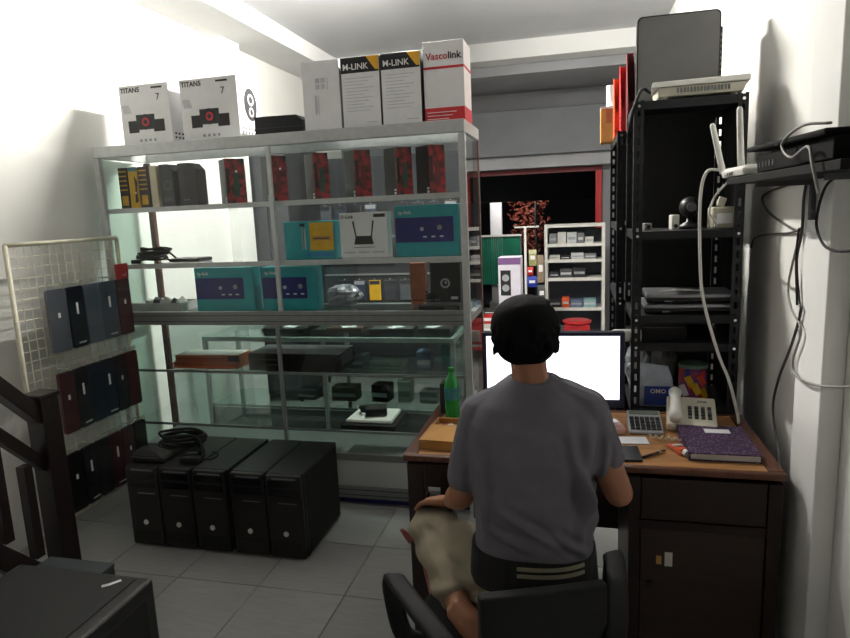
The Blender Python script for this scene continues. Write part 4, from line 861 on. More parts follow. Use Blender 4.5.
t = thing('black_notebook', 'small black notebook at the desk edge beside the person', 'notebook', (0.155, 2.15, SZ), 0.05); obj('cover', MB().rbox((0, 0, 0.004), (0.085, 0.13, 0.007)), black, t, bevel=0.002); obj('pages', MB().rbox((0.001, 0, 0.004), (0.086, 0.126, 0.004)), char, t)
t = thing('ballpoint_pen', 'brown and silver pen lying on the bare desktop', 'pen', (0.245, 2.155, SZ + 0.0055), 0.75); obj('barrel', MB().cyl((-0.055, 0, 0), (0.02, 0, 0), 0.005, n=10), brown, t, smooth=True); obj('grip', MB().cyl((0.0202, 0, 0), (0.04, 0, 0), 0.0055, n=10), chrome, t, smooth=True); obj('tip', MB().cyl((0.0402, 0, 0), (0.058, 0, 0), 0.005, 0.001, n=10), black, t, smooth=True)
def flower_mat():
    m = bpy.data.materials.new('purple_pattern'); m.use_nodes = True; nt = m.node_tree; b = nt.nodes['Principled BSDF']; b.inputs['Roughness'].default_value = 0.5
    tc = nt.nodes.new('ShaderNodeTexCoord'); v = nt.nodes.new('ShaderNodeTexVoronoi'); v.inputs['Scale'].default_value = 95
    r = nt.nodes.new('ShaderNodeValToRGB'); e = r.color_ramp.elements
    e[0].color = (*lin('8d7fa6'), 1); e[0].position = 0.15; e[1].color = (*lin('2e2342'), 1); e[1].position = 0.5
    q = r.color_ramp.elements.new(0.3); q.color = (*lin('6a3f58'), 1)
    nt.links.new(tc.outputs['Object'], v.inputs[0]); nt.links.new(v.outputs[0], r.inputs[0]); nt.links.new(r.outputs[0], b.inputs['Base Color']); return m
t = thing('ledger_book', 'thick ledger with purple patterned cover and white label on the desk corner', 'book', (0.465, 2.262, SZ), 0.0)
obj('pages', MB().box(-0.108, 0.103, -0.135, 0.135, 0.0045, 0.0235), offw, t); fm = flower_mat()
obj('cover', MB().box(-0.112, 0.107, -0.14, 0.14, 0.024, 0.028), fm, t, bevel=0.001); obj('cover', MB().box(-0.112, 0.107, -0.14, 0.14, 0.0005, 0.0042), fm, t, bevel=0.001); obj('spine', MB().box(-0.1155, -0.1122, -0.14, 0.14, 0.0005, 0.028), fm, t)
obj('label', MB().box(-0.03, 0.055, 0.06, 0.1, 0.0282, 0.029), white, t)
t = thing('orange_tube', 'orange and white tube lying beside the patterned ledger', 'tube', (0.33, 2.20, SZ), -1.25)
obj('tube', MB().loft([[(-0.06, -0.02, 0.002), (-0.06, 0.02, 0.002), (-0.06, 0.02, 0.006), (-0.06, -0.02, 0.006)], [(0.04, -0.013, 0.001), (0.04, 0.013, 0.001), (0.04, 0.013, 0.026), (0.04, -0.013, 0.026)]]), orange, t, bevel=0.004); obj('cap', MB().cyl((0.0405, 0, 0.014), (0.062, 0, 0.014), 0.011, n=12), white_p, t); obj('stripe', MB().rbox((-0.01, 0, 0.0195), (0.02, 0.03, 0.004), (0, -0.2, 0)), white_p, t)

# ------------------------------------------------------------------ wall shelf and cables, right wall
t = thing('wall_shelf', 'small dark shelf bracketed to the right wall', 'shelf', (0.59, 1.83, 1.645), world=True)
obj('board', MB().box(0.47, 0.658, 1.35, 2.30, 1.645, 1.665), M('shelf_dark', '0f0e0e', 0.8, spec=0.2), t, bevel=0.002); obj('board_end', MB().box(0.659, 0.719, 2.152, 2.30, 1.645, 1.665), dgrey, t)
for y in (1.5, 2.05): obj('bracket', MB().box(0.50, 0.658, y, y + 0.02, 1.630, 1.6445).box(0.645, 0.658 if y > 1.9 else 0.719, y, y + 0.02, 1.53, 1.63), dgrey, t)
t = thing('wifi_router', 'white wireless router with two antennas at the end of the wall shelf', 'router', (0.545, 2.20, 1.6655))
obj('body', MB().loft([[(-0.07, -0.10, 0.003), (0.07, -0.10, 0.003), (0.07, 0.14, 0.003), (-0.08, 0.14, 0.003)], [(-0.075, -0.10, 0.022), (0.07, -0.10, 0.022), (0.07, 0.145, 0.022), (-0.085, 0.145, 0.022)], [(-0.06, -0.085, 0.034), (0.06, -0.085, 0.034), (0.06, 0.13, 0.034), (-0.07, 0.13, 0.034)]]), white_p, t, bevel=0.004)
obj('antenna', MB().tube([(-0.075, 0.155, 0.02), (-0.085, 0.157, 0.06), (-0.112, 0.16, 0.178), (-0.114, 0.16, 0.186)], [0.011, 0.010, 0.009, 0.005], 10), white_p, t, smooth=True); obj('antenna', MB().tube([(-0.05, 0.02, 0.036), (-0.053, 0.02, 0.07), (-0.061, 0.02, 0.208), (-0.061, 0.02, 0.216)], [0.011, 0.010, 0.009, 0.005], 10), white_p, t, smooth=True)
for q in range(4): obj('port', MB().box(-0.0805, -0.0785, 0.0 + 0.03*q, 0.018 + 0.03*q, 0.008, 0.018), dgrey, t)
rec_m = M('recorder_black', '060607', 0.85, spec=0.15)
t = thing('dvr_box', 'black recorder box lying on the wall shelf in front of the router', 'recorder', (0.565, 1.70, 1.6655))
obj('body', MB().box(-0.088, 0.09, -0.29, 0.26, 0.003, 0.048), rec_m, t, bevel=0.003); obj('lid', MB().rbox((-0.005, 0.01, 0.062), (0.20, 0.60, 0.013), (0.02, 0, 0)), rec_m, t, bevel=0.005); obj('spacer', MB().box(-0.07, 0.07, -0.25, 0.2, 0.0485, 0.054), black_m, t)
for q in range(5): obj('port', MB().box(-0.0895, -0.0882, 0.1 + 0.03*q, 0.115 + 0.03*q, 0.015, 0.03), char, t)
grey_c = M('grey_cable', '8f8d88', 0.5); brown_c = M('dark_grey_cable', '46423f', 0.5)
cable('network_cable', 'long white network cable hanging from the router to the desk', [(0.474,2.42,1.70),(0.432,2.44,1.695),(0.418,2.46,1.60),(0.424,2.46,1.382),(0.442,2.47,1.233),(0.497,2.48,1.042),(0.543,2.49,0.927),(0.578,2.50,0.80),(0.585,2.5,0.757)], 0.0055, white_p)
cable('network_cable', 'short white cable looping under the wall shelf by the rack', [(0.50,2.36,1.67),(0.47,2.46,1.616),(0.452,2.47,1.556),(0.48,2.5,1.519),(0.50,2.62,1.50),(0.52,2.70,1.50)], 0.004, white_p)
cable('wall_cable', 'dark cable running diagonally across the recessed wall', [(0.712,2.31,1.655),(0.713,2.80,1.611),(0.713,2.755,1.551),(0.714,2.567,1.509),(0.714,2.395,1.486),(0.70,2.25,1.50),(0.652,2.16,1.50)], 0.0045, brown_c)
cable('wall_cable', 'thin dark cable sagging towards the rack from the pilaster', [(0.652,2.152,1.495),(0.70,2.312,1.490),(0.712,2.467,1.473),(0.712,2.674,1.461),(0.712,2.904,1.434),(0.712,2.962,1.389)], 0.004, brown_c)
cable('wall_cable', 'dark cable dropping down the pilaster to the desk corner', [(0.652,2.119,1.643),(0.652,2.135,1.587),(0.652,2.136,1.492),(0.652,2.168,1.404),(0.652,2.128,1.285),(0.652,2.104,1.252),(0.66,2.199,1.128),(0.70,2.45,0.95),(0.70,2.50,0.82),(0.668,2.30,0.735),(0.648,2.215,0.70),(0.645,2.20,0.6)], 0.0045, brown_c)
cable('wall_cable', 'grey cable looping on the pilaster and off to the right', [(0.652,2.145,1.491),(0.668,2.262,1.380),(0.668,2.290,1.295),(0.655,2.198,1.243),(0.650,2.086,1.199),(0.650,2.143,1.092),(0.650,2.107,1.053),(0.650,1.945,1.067),(0.68,1.75,1.12),(0.71,1.6,1.2)], 0.004, grey_c)
cable('wall_cable', 'second dark strand bundled beside the pilaster drop cable', [(0.648,2.15,1.50),(0.648,2.16,1.42),(0.648,2.145,1.34),(0.648,2.125,1.27)], 0.004, black_m)
cable('wall_cable', 'black cable looping below the wall shelf near the frame edge', [(0.64,1.87,1.644),(0.64,1.93,1.62),(0.645,1.985,1.57),(0.646,1.995,1.51),(0.645,1.91,1.46),(0.66,1.78,1.46),(0.71,1.68,1.50)], 0.004, black_m)
cable('mains_cable', 'pale cable curled over the black recorder on the wall shelf', [(0.50,1.50,1.745),(0.47,1.58,1.75),(0.455,1.66,1.72),(0.458,1.60,1.685),(0.46,1.50,1.70),(0.455,1.45,1.66),(0.46,1.42,1.60)], 0.0035, grey_c)

# ------------------------------------------------------------------ row of computer towers
led = emit('white_led', 'dfe4f0', 0.25)
towers = [(-2.103, 'leftmost black computer tower in the row on the floor'), (-1.917, 'second black computer tower from the left in the row'), (-1.731, 'middle black computer tower of the row of five'),
          (-1.528, 'black computer tower second from the right, beyond the gap in the row'), (-1.342, 'rightmost black computer tower with its side panel in view')]
stripm = M('grey_gloss_strip', '7a7c82', 0.25)
panelm = M('tower_front', '0f090b', 0.4)
tw = thing('computer_tower', towers[0][1], 'computer', (towers[0][0], 2.735, 0), 0.0, 'row of black computer towers')
obj('case', MB().box(-0.091, 0.091, -0.205, 0.215, 0.012, 0.425), black, tw, bevel=0.005)
fpn = obj('front_panel', MB().prism([(-0.09, 0.012), (0.09, 0.012), (0.09, 0.40), (0.084, 0.424), (-0.084, 0.424), (-0.09, 0.40)], 'y', -0.232, -0.2055), panelm, tw, bevel=0.006)
obj('gloss_strip', MB().box(-0.055, 0.065, -0.2345, -0.2325, 0.405, 0.412), stripm, fpn)
obj('gloss_strip', MB().box(-0.03, 0.065, -0.2345, -0.2325, 0.285, 0.289), stripm, fpn)
for z in (0.32, 0.365): obj('drive_bay', MB().box(-0.075, 0.075, -0.2345, -0.2325, z, z + 0.034), black_g, tw, bevel=0.001)
obj('grille', MB().box(-0.07, 0.07, -0.2342, -0.2325, 0.04, 0.09), black_m, tw)
pb = obj('power_button', MB().cyl((0.0, -0.2385, 0.135), (0.0, -0.2325, 0.135), 0.0125, n=16), white_p, tw); obj('ring', MB().lathe([(0.018, 0), (0.018, 0.003), (0.014, 0.003), (0.014, 0)], n=18), char, pb, loc=(0, -0.2326, 0.135), rot=(math.pi/2, 0, 0))
obj('side_seam', MB().box(0.0912, 0.0925, -0.18, 0.20, 0.03, 0.41), black_m, tw)
for sx in (-0.07, 0.07):
    for sy in (-0.17, 0.18): obj('foot', MB().cyl((sx, sy, 0), (sx, sy, 0.0115), 0.014, n=8), black, tw)
for x, lab in towers[1:]: dup(tw, (x, 2.735, 0), 0.0, lab)
# clutter on the towers
t = thing('cable_heap', 'heap of black power cables on the leftmost towers', 'cable', (-2.04, 2.70, 0.4262))
obj('loops', coil((0, 0.06, 0), 0.12, 0.07, 6, 0.007, 0.08, 5, [(0.16, 0, 0.05), (0.2, -0.05, 0.012)]), black_m, t, smooth=True); obj('plug', MB().rbox((0.14, -0.06, 0.018), (0.07, 0.04, 0.03), (0, 0, 0.3)), black, t, bevel=0.006)
t = thing('laptop_bag', 'slumped black fabric pouch at the left front of the towers', 'bag', (-2.10, 2.605, 0.4262))
obj('pouch', MB().loft([[(-0.085, -0.06, 0), (0.10, -0.06, 0), (0.10, 0.035, 0), (-0.085, 0.035, 0)], [(-0.09, -0.065, 0.03), (0.105, -0.06, 0.025), (0.10, 0.04, 0.03), (-0.09, 0.04, 0.035)], [(-0.06, -0.03, 0.065), (0.06, -0.025, 0.05), (0.06, 0.02, 0.05), (-0.06, 0.02, 0.065)]]), black_m, t, bevel=0.012); obj('zip', MB().rbox((0.0, -0.0645, 0.03), (0.15, 0.004, 0.004)), dgrey, t)
t = thing('power_adapter', 'black power adapter brick on the second tower', 'adapter', (-1.87, 2.59, 0.4262), 0.1); obj('brick', MB().rbox((0, 0, 0.016), (0.11, 0.05, 0.03)), black, t, bevel=0.006); obj('cord', MB().tube(smooth_path([(0.056, 0, 0.014), (0.09, 0.02, 0.008), (0.10, 0.08, 0.008), (0.05, 0.12, 0.008)]), 0.004, 6), black_m, t, smooth=True)

# ------------------------------------------------------------------ wire grid with phone cases
gx = -2.56
gr = thing('wire_grid_stand', 'cream wire grid panel leaning along the left wall', 'display rack', (gx, 2.80, 0), world=True)
GY0, GY1, GZ0, GZ1 = 2.36, 3.085, 0.02, 1.53
obj('frame', MB().tube([(gx, GY0, GZ0), (gx, GY0, GZ1)], 0.011, 10).tube([(gx, GY1, GZ0), (gx, GY1, GZ1)], 0.011, 10).tube([(gx, GY0, GZ1), (gx, GY1, GZ1)], 0.011, 10).tube([(gx, GY0, 0.12), (gx, GY1, 0.12)], 0.008, 10), wirew, gr, smooth=True)
wb = MB()
for k in range(1, 15): wb.tube([(gx + 0.003, GY0 + 0.048*k, 0.12), (gx + 0.003, GY0 + 0.048*k, GZ1)], 0.0022, 5)
for k in range(1, 29): wb.tube([(gx - 0.001, GY0, 0.12 + 0.05*k), (gx - 0.001, GY1, 0.12 + 0.05*k)], 0.0022, 5)
obj('wire_mesh', wb, wirew, gr)
for y in (GY0, GY1): obj('foot', MB().box(gx - 0.06, gx + 0.10, y - 0.012, y + 0.012, 0, 0.02), wirew, gr)
casec = [M('case_slate', '5a5c62', 0.35), M('case_black', '15141a', 0.3), M('case_grey_blue', '656a73', 0.35), M('case_steel', '555962', 0.35), M('case_red', 'a8272b', 0.4), M('case_maroon', '4a1a20', 0.4), M('case_navy', '1d2434', 0.35), M('case_dark', '1d191b', 0.4)]
rows = [('top', 1.33, 0.345, [0, 1, 2, 3, 5]), ('middle', 0.91, 0.345, [5, 7, 6, 6, 1, 5]), ('bottom', 0.49, 0.34, [7, 1, 7, 5, 5, 7])]
yy0 = {'top': 2.57, 'middle': 2.56, 'bottom': 2.54}
for rn, zt, hh, cl in rows:
    n = len(cl); dy = (3.04 - yy0[rn]) / (n - 1)
    for k, ci in enumerate(cl):
        y = yy0[rn] + dy*k
        t = thing('phone_case', 'packaged phone case, %s from the near end in the %s row of the wire grid' % (ordn[k], rn), 'phone case', (gx + 0.02, y, zt - hh), 0.06*((k*5) % 3 - 1), 'phone cases on the wire grid')
        hw = dy*0.48
        obj('case', MB().prism([(p[0], p[1]) for p in rr(hw*2, hh - 0.03, 0.012, 3)], 'x', 0.006, 0.022), casec[ci], t)
        obj('bag', MB().box(0.0235, 0.0245, -hw - 0.002, hw + 0.002, -0.006, hh), bag_m, t)
        obj('hook', MB().tube([(-0.018, 0, hh - 0.01), (0.045, 0, hh - 0.01), (0.05, 0, hh)], 0.003, 6), wirew, t)
        if k % 3 != 2: obj('label', MB().box(0.0248, 0.0258, -0.008, 0.006, hh*0.5, hh*0.5 + (0.06 if k % 2 else 0.025)), print_w, t)
        if k in (1, 3): obj('price_rail', MB().box(0.026, 0.028, -0.02, 0.03, 0.02, 0.028), print_l, t)
        if rn == 'top' and k == 4: obj('header_card', MB().box(0.0248, 0.0258, -hw, hw, hh - 0.03, hh + 0.055), casec[4], t)

# ------------------------------------------------------------------ stair railing at the left
sr = thing('stair_railing', 'dark brown wooden stair railing with newel post at the left edge', 'railing', (-2.16, 2.0, 0), world=True)
nx, ny = -2.20, 2.09
obj('newel', MB().box(nx - 0.045, nx + 0.045, ny - 0.045, ny + 0.045, 0, 0.90), stairw, sr, bevel=0.004)
obj('newel_cap', MB().box(nx - 0.052, nx + 0.052, ny - 0.052, ny + 0.052, 0.9005, 0.925), stairw, sr, bevel=0.006)
def slope_bar(name, z0, hgt, wd_):
    y1 = ny - 0.046; y0 = y1 - 1.0; dz = 1.0*1.08
    obj(name, MB().add([(nx - wd_, y1, z0 - hgt), (nx + wd_, y1, z0 - hgt), (nx + wd_, y0, z0 - hgt + dz), (nx - wd_, y0, z0 - hgt + dz), (nx - wd_, y1, z0), (nx + wd_, y1, z0), (nx + wd_, y0, z0 + dz), (nx - wd_, y0, z0 + dz)],
        [(0,3,2,1),(4,5,6,7),(0,1,5,4),(1,2,6,5),(2,3,7,6),(3,0,4,7)]), stairw, sr, bevel=0.004)
slope_bar('handrail', 0.885, 0.085, 0.034); slope_bar('middle_rail', 0.66, 0.07, 0.022); slope_bar('stringer', 0.13, 0.12, 0.03)
for q in range(6):
    yb = ny - 0.13 - 0.125*q; zb = 0.13 + 1.08*(ny - 0.046 - yb)
    obj('baluster', MB().box(nx - 0.02, nx + 0.02, yb - 0.02, yb + 0.02, zb + 0.03, zb + 0.46 - 0.03), stairw, sr)
# foreground case and charcoal box at bottom left
t = thing('equipment_case', 'large black equipment case in the bottom left foreground', 'case', (-1.64, 1.36, 0))
obj('shell', MB().box(-0.27, 0.27, -0.27, 0.27, 0.012, 0.448), black, t, bevel=0.014, seg=3)
obj('top_panel', MB().box(-0.245, 0.22, -0.25, 0.25, 0.4485, 0.4515), black_m, t, bevel=0.001)
obj('sticker', MB().rbox((0.165, 0.215, 0.4522), (0.04, 0.012, 0.001), (0, 0, 0.9)), white, t); obj('sticker', MB().rbox((0.145, 0.195, 0.4522), (0.02, 0.014, 0.001), (0, 0, 0.7)), print_l, t)
obj('side_panel', MB().box(0.2705, 0.273, -0.22, 0.22, 0.05, 0.40), black_m, t)
for sx in (-0.22, 0.22):
    for sy in (-0.22, 0.22): obj('foot', MB().cyl((sx, sy, 0), (sx, sy, 0.0118), 0.02, n=10), black, t)
t = carton('charcoal_box', 'low charcoal grey box on the floor behind the black case', 'box', -1.93, 1.80, 0, 0.30, 0.22, 0.28, M('charcoal_card', '33383a', 0.6))
obj('lid', MB().box(-0.152, 0.152, -0.112, 0.112, 0.2802, 0.292), M('charcoal_lid', '3b4143', 0.55), t, bevel=0.002)

# ------------------------------------------------------------------ office chair
ch = thing('office_chair', 'black office chair with looped plastic armrests under the person', 'chair', (-0.19, 1.60, 0), math.radians(20))
chp = M('chair_black_plastic', '0d0d10', 0.7, var=0.1, spec=0.3); chf = M('chair_fabric', '0f0f13', 0.85, var=0.15, scale=60, bump=0.15, bscale=400)
def rring(w, d, z, r, n=5, oy=0): return [(x, y - d/2 + oy, z) for x, y in rr(w, d, r, n)]
obj('seat', MB().loft([rring(0.40, 0.40, 0.385, 0.06), rring(0.45, 0.45, 0.40, 0.07), rring(0.46, 0.46, 0.43, 0.08), rring(0.42, 0.42, 0.450, 0.07)]), chf, ch, smooth=True)
bk = MB(); rings = []
for k in range(9):
    x = -0.13 + 0.04*k; y = -0.235 + 0.9*x*x
    rings.append([(x, y - 0.018, 0.50 + 0.15*abs(x)**2*8*0.2), (x, y - 0.024, 0.57), (x, y - 0.02, 0.705 - 0.5*x*x), (x, y + 0.012, 0.705 - 0.5*x*x), (x, y + 0.018, 0.57), (x, y + 0.012, 0.50 + 0.15*abs(x)**2*8*0.2)])
obj('backrest', bk.loft(rings), chf, ch, bevel=0.006)
obj('back_bracket', MB().tube(smooth_path([(0, -0.10, 0.37), (0, -0.24, 0.37), (0, -0.275, 0.42), (0, -0.268, 0.58)]), 0.016, 8), chp, ch, smooth=True)
for s in (-1, 1):
    pts = [(s*0.235, 0.03, 0.395), (s*0.30, 0.05, 0.42), (s*0.325, 0.075, 0.54), (s*0.32, 0.06, 0.590), (s*0.305, 0.0, 0.600), (s*0.26, -0.12, 0.592), (s*0.215, -0.22, 0.575), (s*0.19, -0.245, 0.54)]
    P = smooth_path(pts, 6); mb = MB(); rings = []
    for i, p in enumerate(P):
        d = (P[min(i+1, len(P)-1)] - P[max(i-1, 0)]).normalized(); side = Vector((1, 0.25*s, 0)) ; side = (side - d*side.dot(d)).normalized(); up = d.cross(side)
        rings.append([p + side*a*0.026 + up*b*0.011 for a, b in ((-1,-0.6),(-0.6,-1),(0.6,-1),(1,-0.6),(1,0.6),(0.6,1),(-0.6,1),(-1,0.6))])
    obj('armrest', mb.loft(rings), chp, ch, smooth=True)
obj('column', MB().cyl((0, 0, 0.12), (0, 0, 0.384), 0.028, n=14), black, ch, smooth=True)
obj('mechanism', MB().box(-0.08, 0.08, -0.11, 0.11, 0.355, 0.3845), black, ch, bevel=0.006)
for k in range(5):
    a = 2*math.pi*k/5 + 0.3; c, s = math.cos(a), math.sin(a)
    bl = obj('base_leg', MB().tube([(0.03*c, 0.03*s, 0.115), (0.16*c, 0.16*s, 0.095), (0.27*c, 0.27*s, 0.075)], [0.022, 0.018, 0.014], 8), chp, ch, smooth=True)
    obj('caster', MB().cyl((0.27*c - 0.02*s, 0.27*s + 0.02*c, 0.028), (0.27*c + 0.02*s, 0.27*s - 0.02*c, 0.028), 0.028, n=14).cyl((0.27*c, 0.27*s, 0.04), (0.27*c, 0.27*s, 0.075), 0.008, n=8), black, bl)

# ------------------------------------------------------------------ person
def vox(name, mb, mat, parent, size, iters=6, deform=None, fac=0.5):
    o = bpy.data.objects.new(name, mb.mesh(name, mat)); COL.objects.link(o)
    r = o.modifiers.new('r', 'REMESH'); r.mode = 'VOXEL'; r.voxel_size = size
    s = o.modifiers.new('s', 'SMOOTH'); s.iterations = iters; s.factor = fac
    bpy.context.view_layer.update()
    me = bpy.data.meshes.new_from_object(o.evaluated_get(bpy.context.evaluated_depsgraph_get()))
    bpy.data.objects.remove(o)
    if deform:
        nor = [v.normal.copy() for v in me.vertices]
        for v, n in zip(me.vertices, nor): v.co = v.co + n * deform(v.co, n)
    me.update(); me.materials.clear(); me.materials.append(mat)
    me.polygons.foreach_set('use_smooth', [True]*len(me.polygons))
    return obj(name, me, None, parent)
PO = Vector((-0.14, 1.68, 0))
person = thing('person', 'person in a grey t-shirt and khaki trousers sitting at the desk, seen from behind', 'person', PO, world=True)
def limb(mb, pts, radii, n=14):
    mb.tube(smooth_path(pts, 4), [radii[min(i//4, len(radii)-1)] + (radii[min(i//4 + 1, len(radii)-1)] - radii[min(i//4, len(radii)-1)])*(i % 4)/4 for i in range((len(pts)-1)*4 + 1)], n)
    for p, r in ((pts[0], radii[0]), (pts[-1], radii[-1])): mb.ell(p, (r, r, r), 12, 8)
def torso(mb, rings, n=28, sq=2.4):
    R_ = []
    for cx, cy, z, rx, ry in rings:
        rg = []
        for j in range(n):
            a = 2*math.pi*j/n; c, s = math.cos(a), math.sin(a)
            rg.append((cx + rx*math.copysign(abs(c)**(2/sq), c), cy + ry*math.copysign(abs(s)**(2/sq), s), z))
        R_.append(rg)
    mb.loft(R_)
skin = M('skin', '9c6a4e', 0.5, var=0.06, scale=12)
HC = Vector((-0.153, 1.825, 1.245))
SL, SR = Vector((-0.290, 1.755, 1.0)), Vector((0.012, 1.765, 1.02))
EL, ER = Vector((-0.342, 1.715, 0.770)), Vector((0.105, 1.735, 0.80))
WL, WR = Vector((-0.405, 1.875, 0.672)), Vector((0.080, 1.965, 0.790))
KL, KR = Vector((-0.49, 1.90, 0.56)), Vector((-0.06, 2.06, 0.52))
FL = Vector((-0.315, 1.545, 0.495))
b = MB()
b.ell(HC + Vector((0, -0.005, 0.012)), (0.074, 0.092, 0.088)); b.ell(HC + Vector((0, 0.035, -0.045)), (0.056, 0.062, 0.075)); b.ell(HC + Vector((0, 0.075, -0.095)), (0.026, 0.022, 0.02))
b.loft([[HC + Vector(p) for p in ((-0.011, 0.085, 0.0), (0.011, 0.085, 0.0), (0.004, 0.075, 0.02), (-0.004, 0.075, 0.02))], [HC + Vector(p) for p in ((-0.016, 0.108, -0.035), (0.016, 0.108, -0.035), (0.008, 0.112, -0.022), (-0.008, 0.112, -0.022))]])
b.ell(HC + Vector((0, 0.096, -0.062)), (0.022, 0.008, 0.008))
for s in (-1, 1): b.ell(HC + Vector((s*0.077, 0.005, -0.015)), (0.010, 0.02, 0.032), 10, 8)
limb(b, [(-0.133, 1.775, 1.07), (-0.143, 1.79, 1.13), (-0.15, 1.81, 1.19)], [0.058, 0.052, 0.052])
TR = [(-0.13, 1.66, 0.47, 0.15, 0.10), (-0.13, 1.66, 0.58, 0.145, 0.095), (-0.13, 1.68, 0.70, 0.13, 0.082), (-0.13, 1.70, 0.82, 0.135, 0.085), (-0.13, 1.73, 0.94, 0.15, 0.085), (-0.13, 1.755, 1.02, 0.145, 0.08), (-0.13, 1.77, 1.07, 0.105, 0.06), (-0.132, 1.78, 1.10, 0.065, 0.052)]
torso(b, TR)
limb(b, [SL, (SL + EL)/2, EL], [0.048, 0.045, 0.04]); limb(b, [SR, (SR + ER)/2, ER], [0.048, 0.045, 0.04])
limb(b, [EL, EL.lerp(WL, 0.35), WL], [0.040, 0.041, 0.027]); limb(b, [ER, ER.lerp(WR, 0.35), WR], [0.040, 0.041, 0.027])
def hand(mb, w, fwd, palm_n, thumb_side, curl):
    """palm from the wrist w along fwd; palm_n points out of the palm; thumb on thumb_side"""
    fwd = Vector(fwd).normalized(); pn = Vector(palm_n); pn = (pn - fwd*pn.dot(fwd)).normalized(); sd = fwd.cross(pn).normalized() * thumb_side
    def quad(t, hw, th): return [w + fwd*t + sd*a*hw + pn*c*th for a, c in ((-1,-0.6),(-0.6,-1),(0.6,-1),(1,-0.6),(1,0.6),(0.6,1),(-0.6,1),(-1,0.6))]
    mb.loft([quad(-0.01, 0.024, 0.018), quad(0.03, 0.035, 0.016), quad(0.07, 0.041, 0.014), quad(0.09, 0.040, 0.012)])
    for k, (o_, ln) in enumerate(((0.031, 0.072), (0.0105, 0.080), (-0.0105, 0.074), (-0.031, 0.058))):
        p = w + fwd*0.083 + sd*o_; d = fwd.copy(); pts = [p - fwd*0.015, p]
        for seg, cu in ((0.45, curl*0.6), (0.32, curl), (0.23, curl*0.8)):
            d = (Matrix.Rotation(cu, 3, pn.cross(fwd)*-1) @ d) if False else (d*math.cos(cu) + pn*math.sin(cu)).normalized()
            p = p + d*ln*seg; pts.append(p); 
        rad = [0.0095, 0.0092, 0.0085, 0.0078, 0.0068]
        mb.tube(pts, rad, 10); mb.ell(pts[-1], (0.0068,)*3, 10, 6)
    p = w + fwd*0.022 + sd*0.026; pts = [p, p + (fwd*0.6 + sd*0.75 + pn*0.15).normalized()*0.038, p + (fwd*0.6 + sd*0.75 + pn*0.15).normalized()*0.038 + (fwd*0.85 + sd*0.4 + pn*0.25).normalized()*0.030]
    pts.append(pts[-1] + (fwd*0.95 + sd*0.15 + pn*0.3).normalized()*0.024)
    mb.tube(pts, [0.014, 0.0115, 0.010, 0.0075], 10); mb.ell(pts[-1], (0.0075,)*3, 10, 6)
hand(b, WL, Vector((-0.80, 0.35, -0.22)), (-0.3, -0.1, -1), -1, 0.38)
hand(b, WR, Vector((-0.12, 0.95, -0.10)), (0, 0, -1), 1, 0.22)
# legs inside the trousers and bare feet
HL, HR = Vector((-0.225, 1.66, 0.545)), Vector((-0.05, 1.67, 0.535))
limb(b, [HL, HL.lerp(KL, 0.5), KL], [0.075, 0.065, 0.048]); limb(b, [HR, HR.lerp(KR, 0.5), KR], [0.075, 0.065, 0.048])
limb(b, [KL, KL.lerp(FL, 0.35), FL], [0.046, 0.045, 0.032])
AR = Vector((-0.05, 2.12, 0.10)); limb(b, [KR, KR.lerp(AR, 0.35), AR], [0.046, 0.048, 0.032])
def foot(mb, a, fwd, upv, s, ln=0.17):
    fwd = Vector(fwd).normalized(); upv = Vector(upv); upv = (upv - fwd*upv.dot(fwd)).normalized(); sd = fwd.cross(upv).normalized()
    def ring(t, hw, top, bot): return [a + fwd*t + sd*x*hw + upv*(top if z > 0 else bot)*abs(z) for x, z in ((-1,-0.5),(-0.6,-1),(0.6,-1),(1,-0.5),(1,0.4),(0.5,1),(-0.5,1),(-1,0.4))]
    mb.loft([ring(-0.055, 0.022, 0.0, -0.055), ring(-0.03, 0.033, 0.03, -0.068), ring(0.03, 0.034, 0.03, -0.062), ring(0.08, 0.040, 0.0, -0.066), ring(0.125, 0.044, -0.03, -0.068), ring(0.145, 0.042, -0.04, -0.066)])
    for k, (o_, r) in enumerate(((0.032, 0.014), (0.012, 0.0105), (-0.005, 0.010), (-0.021, 0.0095), (-0.035, 0.009))):
        p = a + fwd*0.13 + sd*o_*s + upv*-0.054; q = p + fwd*(0.042 - 0.005*k) - upv*0.004
        mb.tube([p, q], [r, r*0.9], 10); mb.ell(q, (r*0.9,)*3, 10, 6)
foot(b, AR, (0.05, 1, 0), (0, 0, 1), -1)
foot(b, FL, (0.62, -0.55, -0.28), (-0.25, -0.7, 0.5), 1)
body = vox('body', b, skin, person, 0.0048, 4)
eyew = M('eye_white', 'dcd8d2', 0.2); iris = M('iris', '1c1410', 0.2)
for s in (-1, 1):
    e = obj('eye', MB().ell(HC + Vector((s*0.03, 0.076, -0.005)), (0.012, 0.0095, 0.0075), 12, 8), eyew, person, smooth=True)
    obj('iris', MB().ell((0, 0, 0), (0.005, 0.003, 0.005), 10, 6), iris, e, smooth=True, loc=HC + Vector((s*0.03, 0.0835, -0.006)))
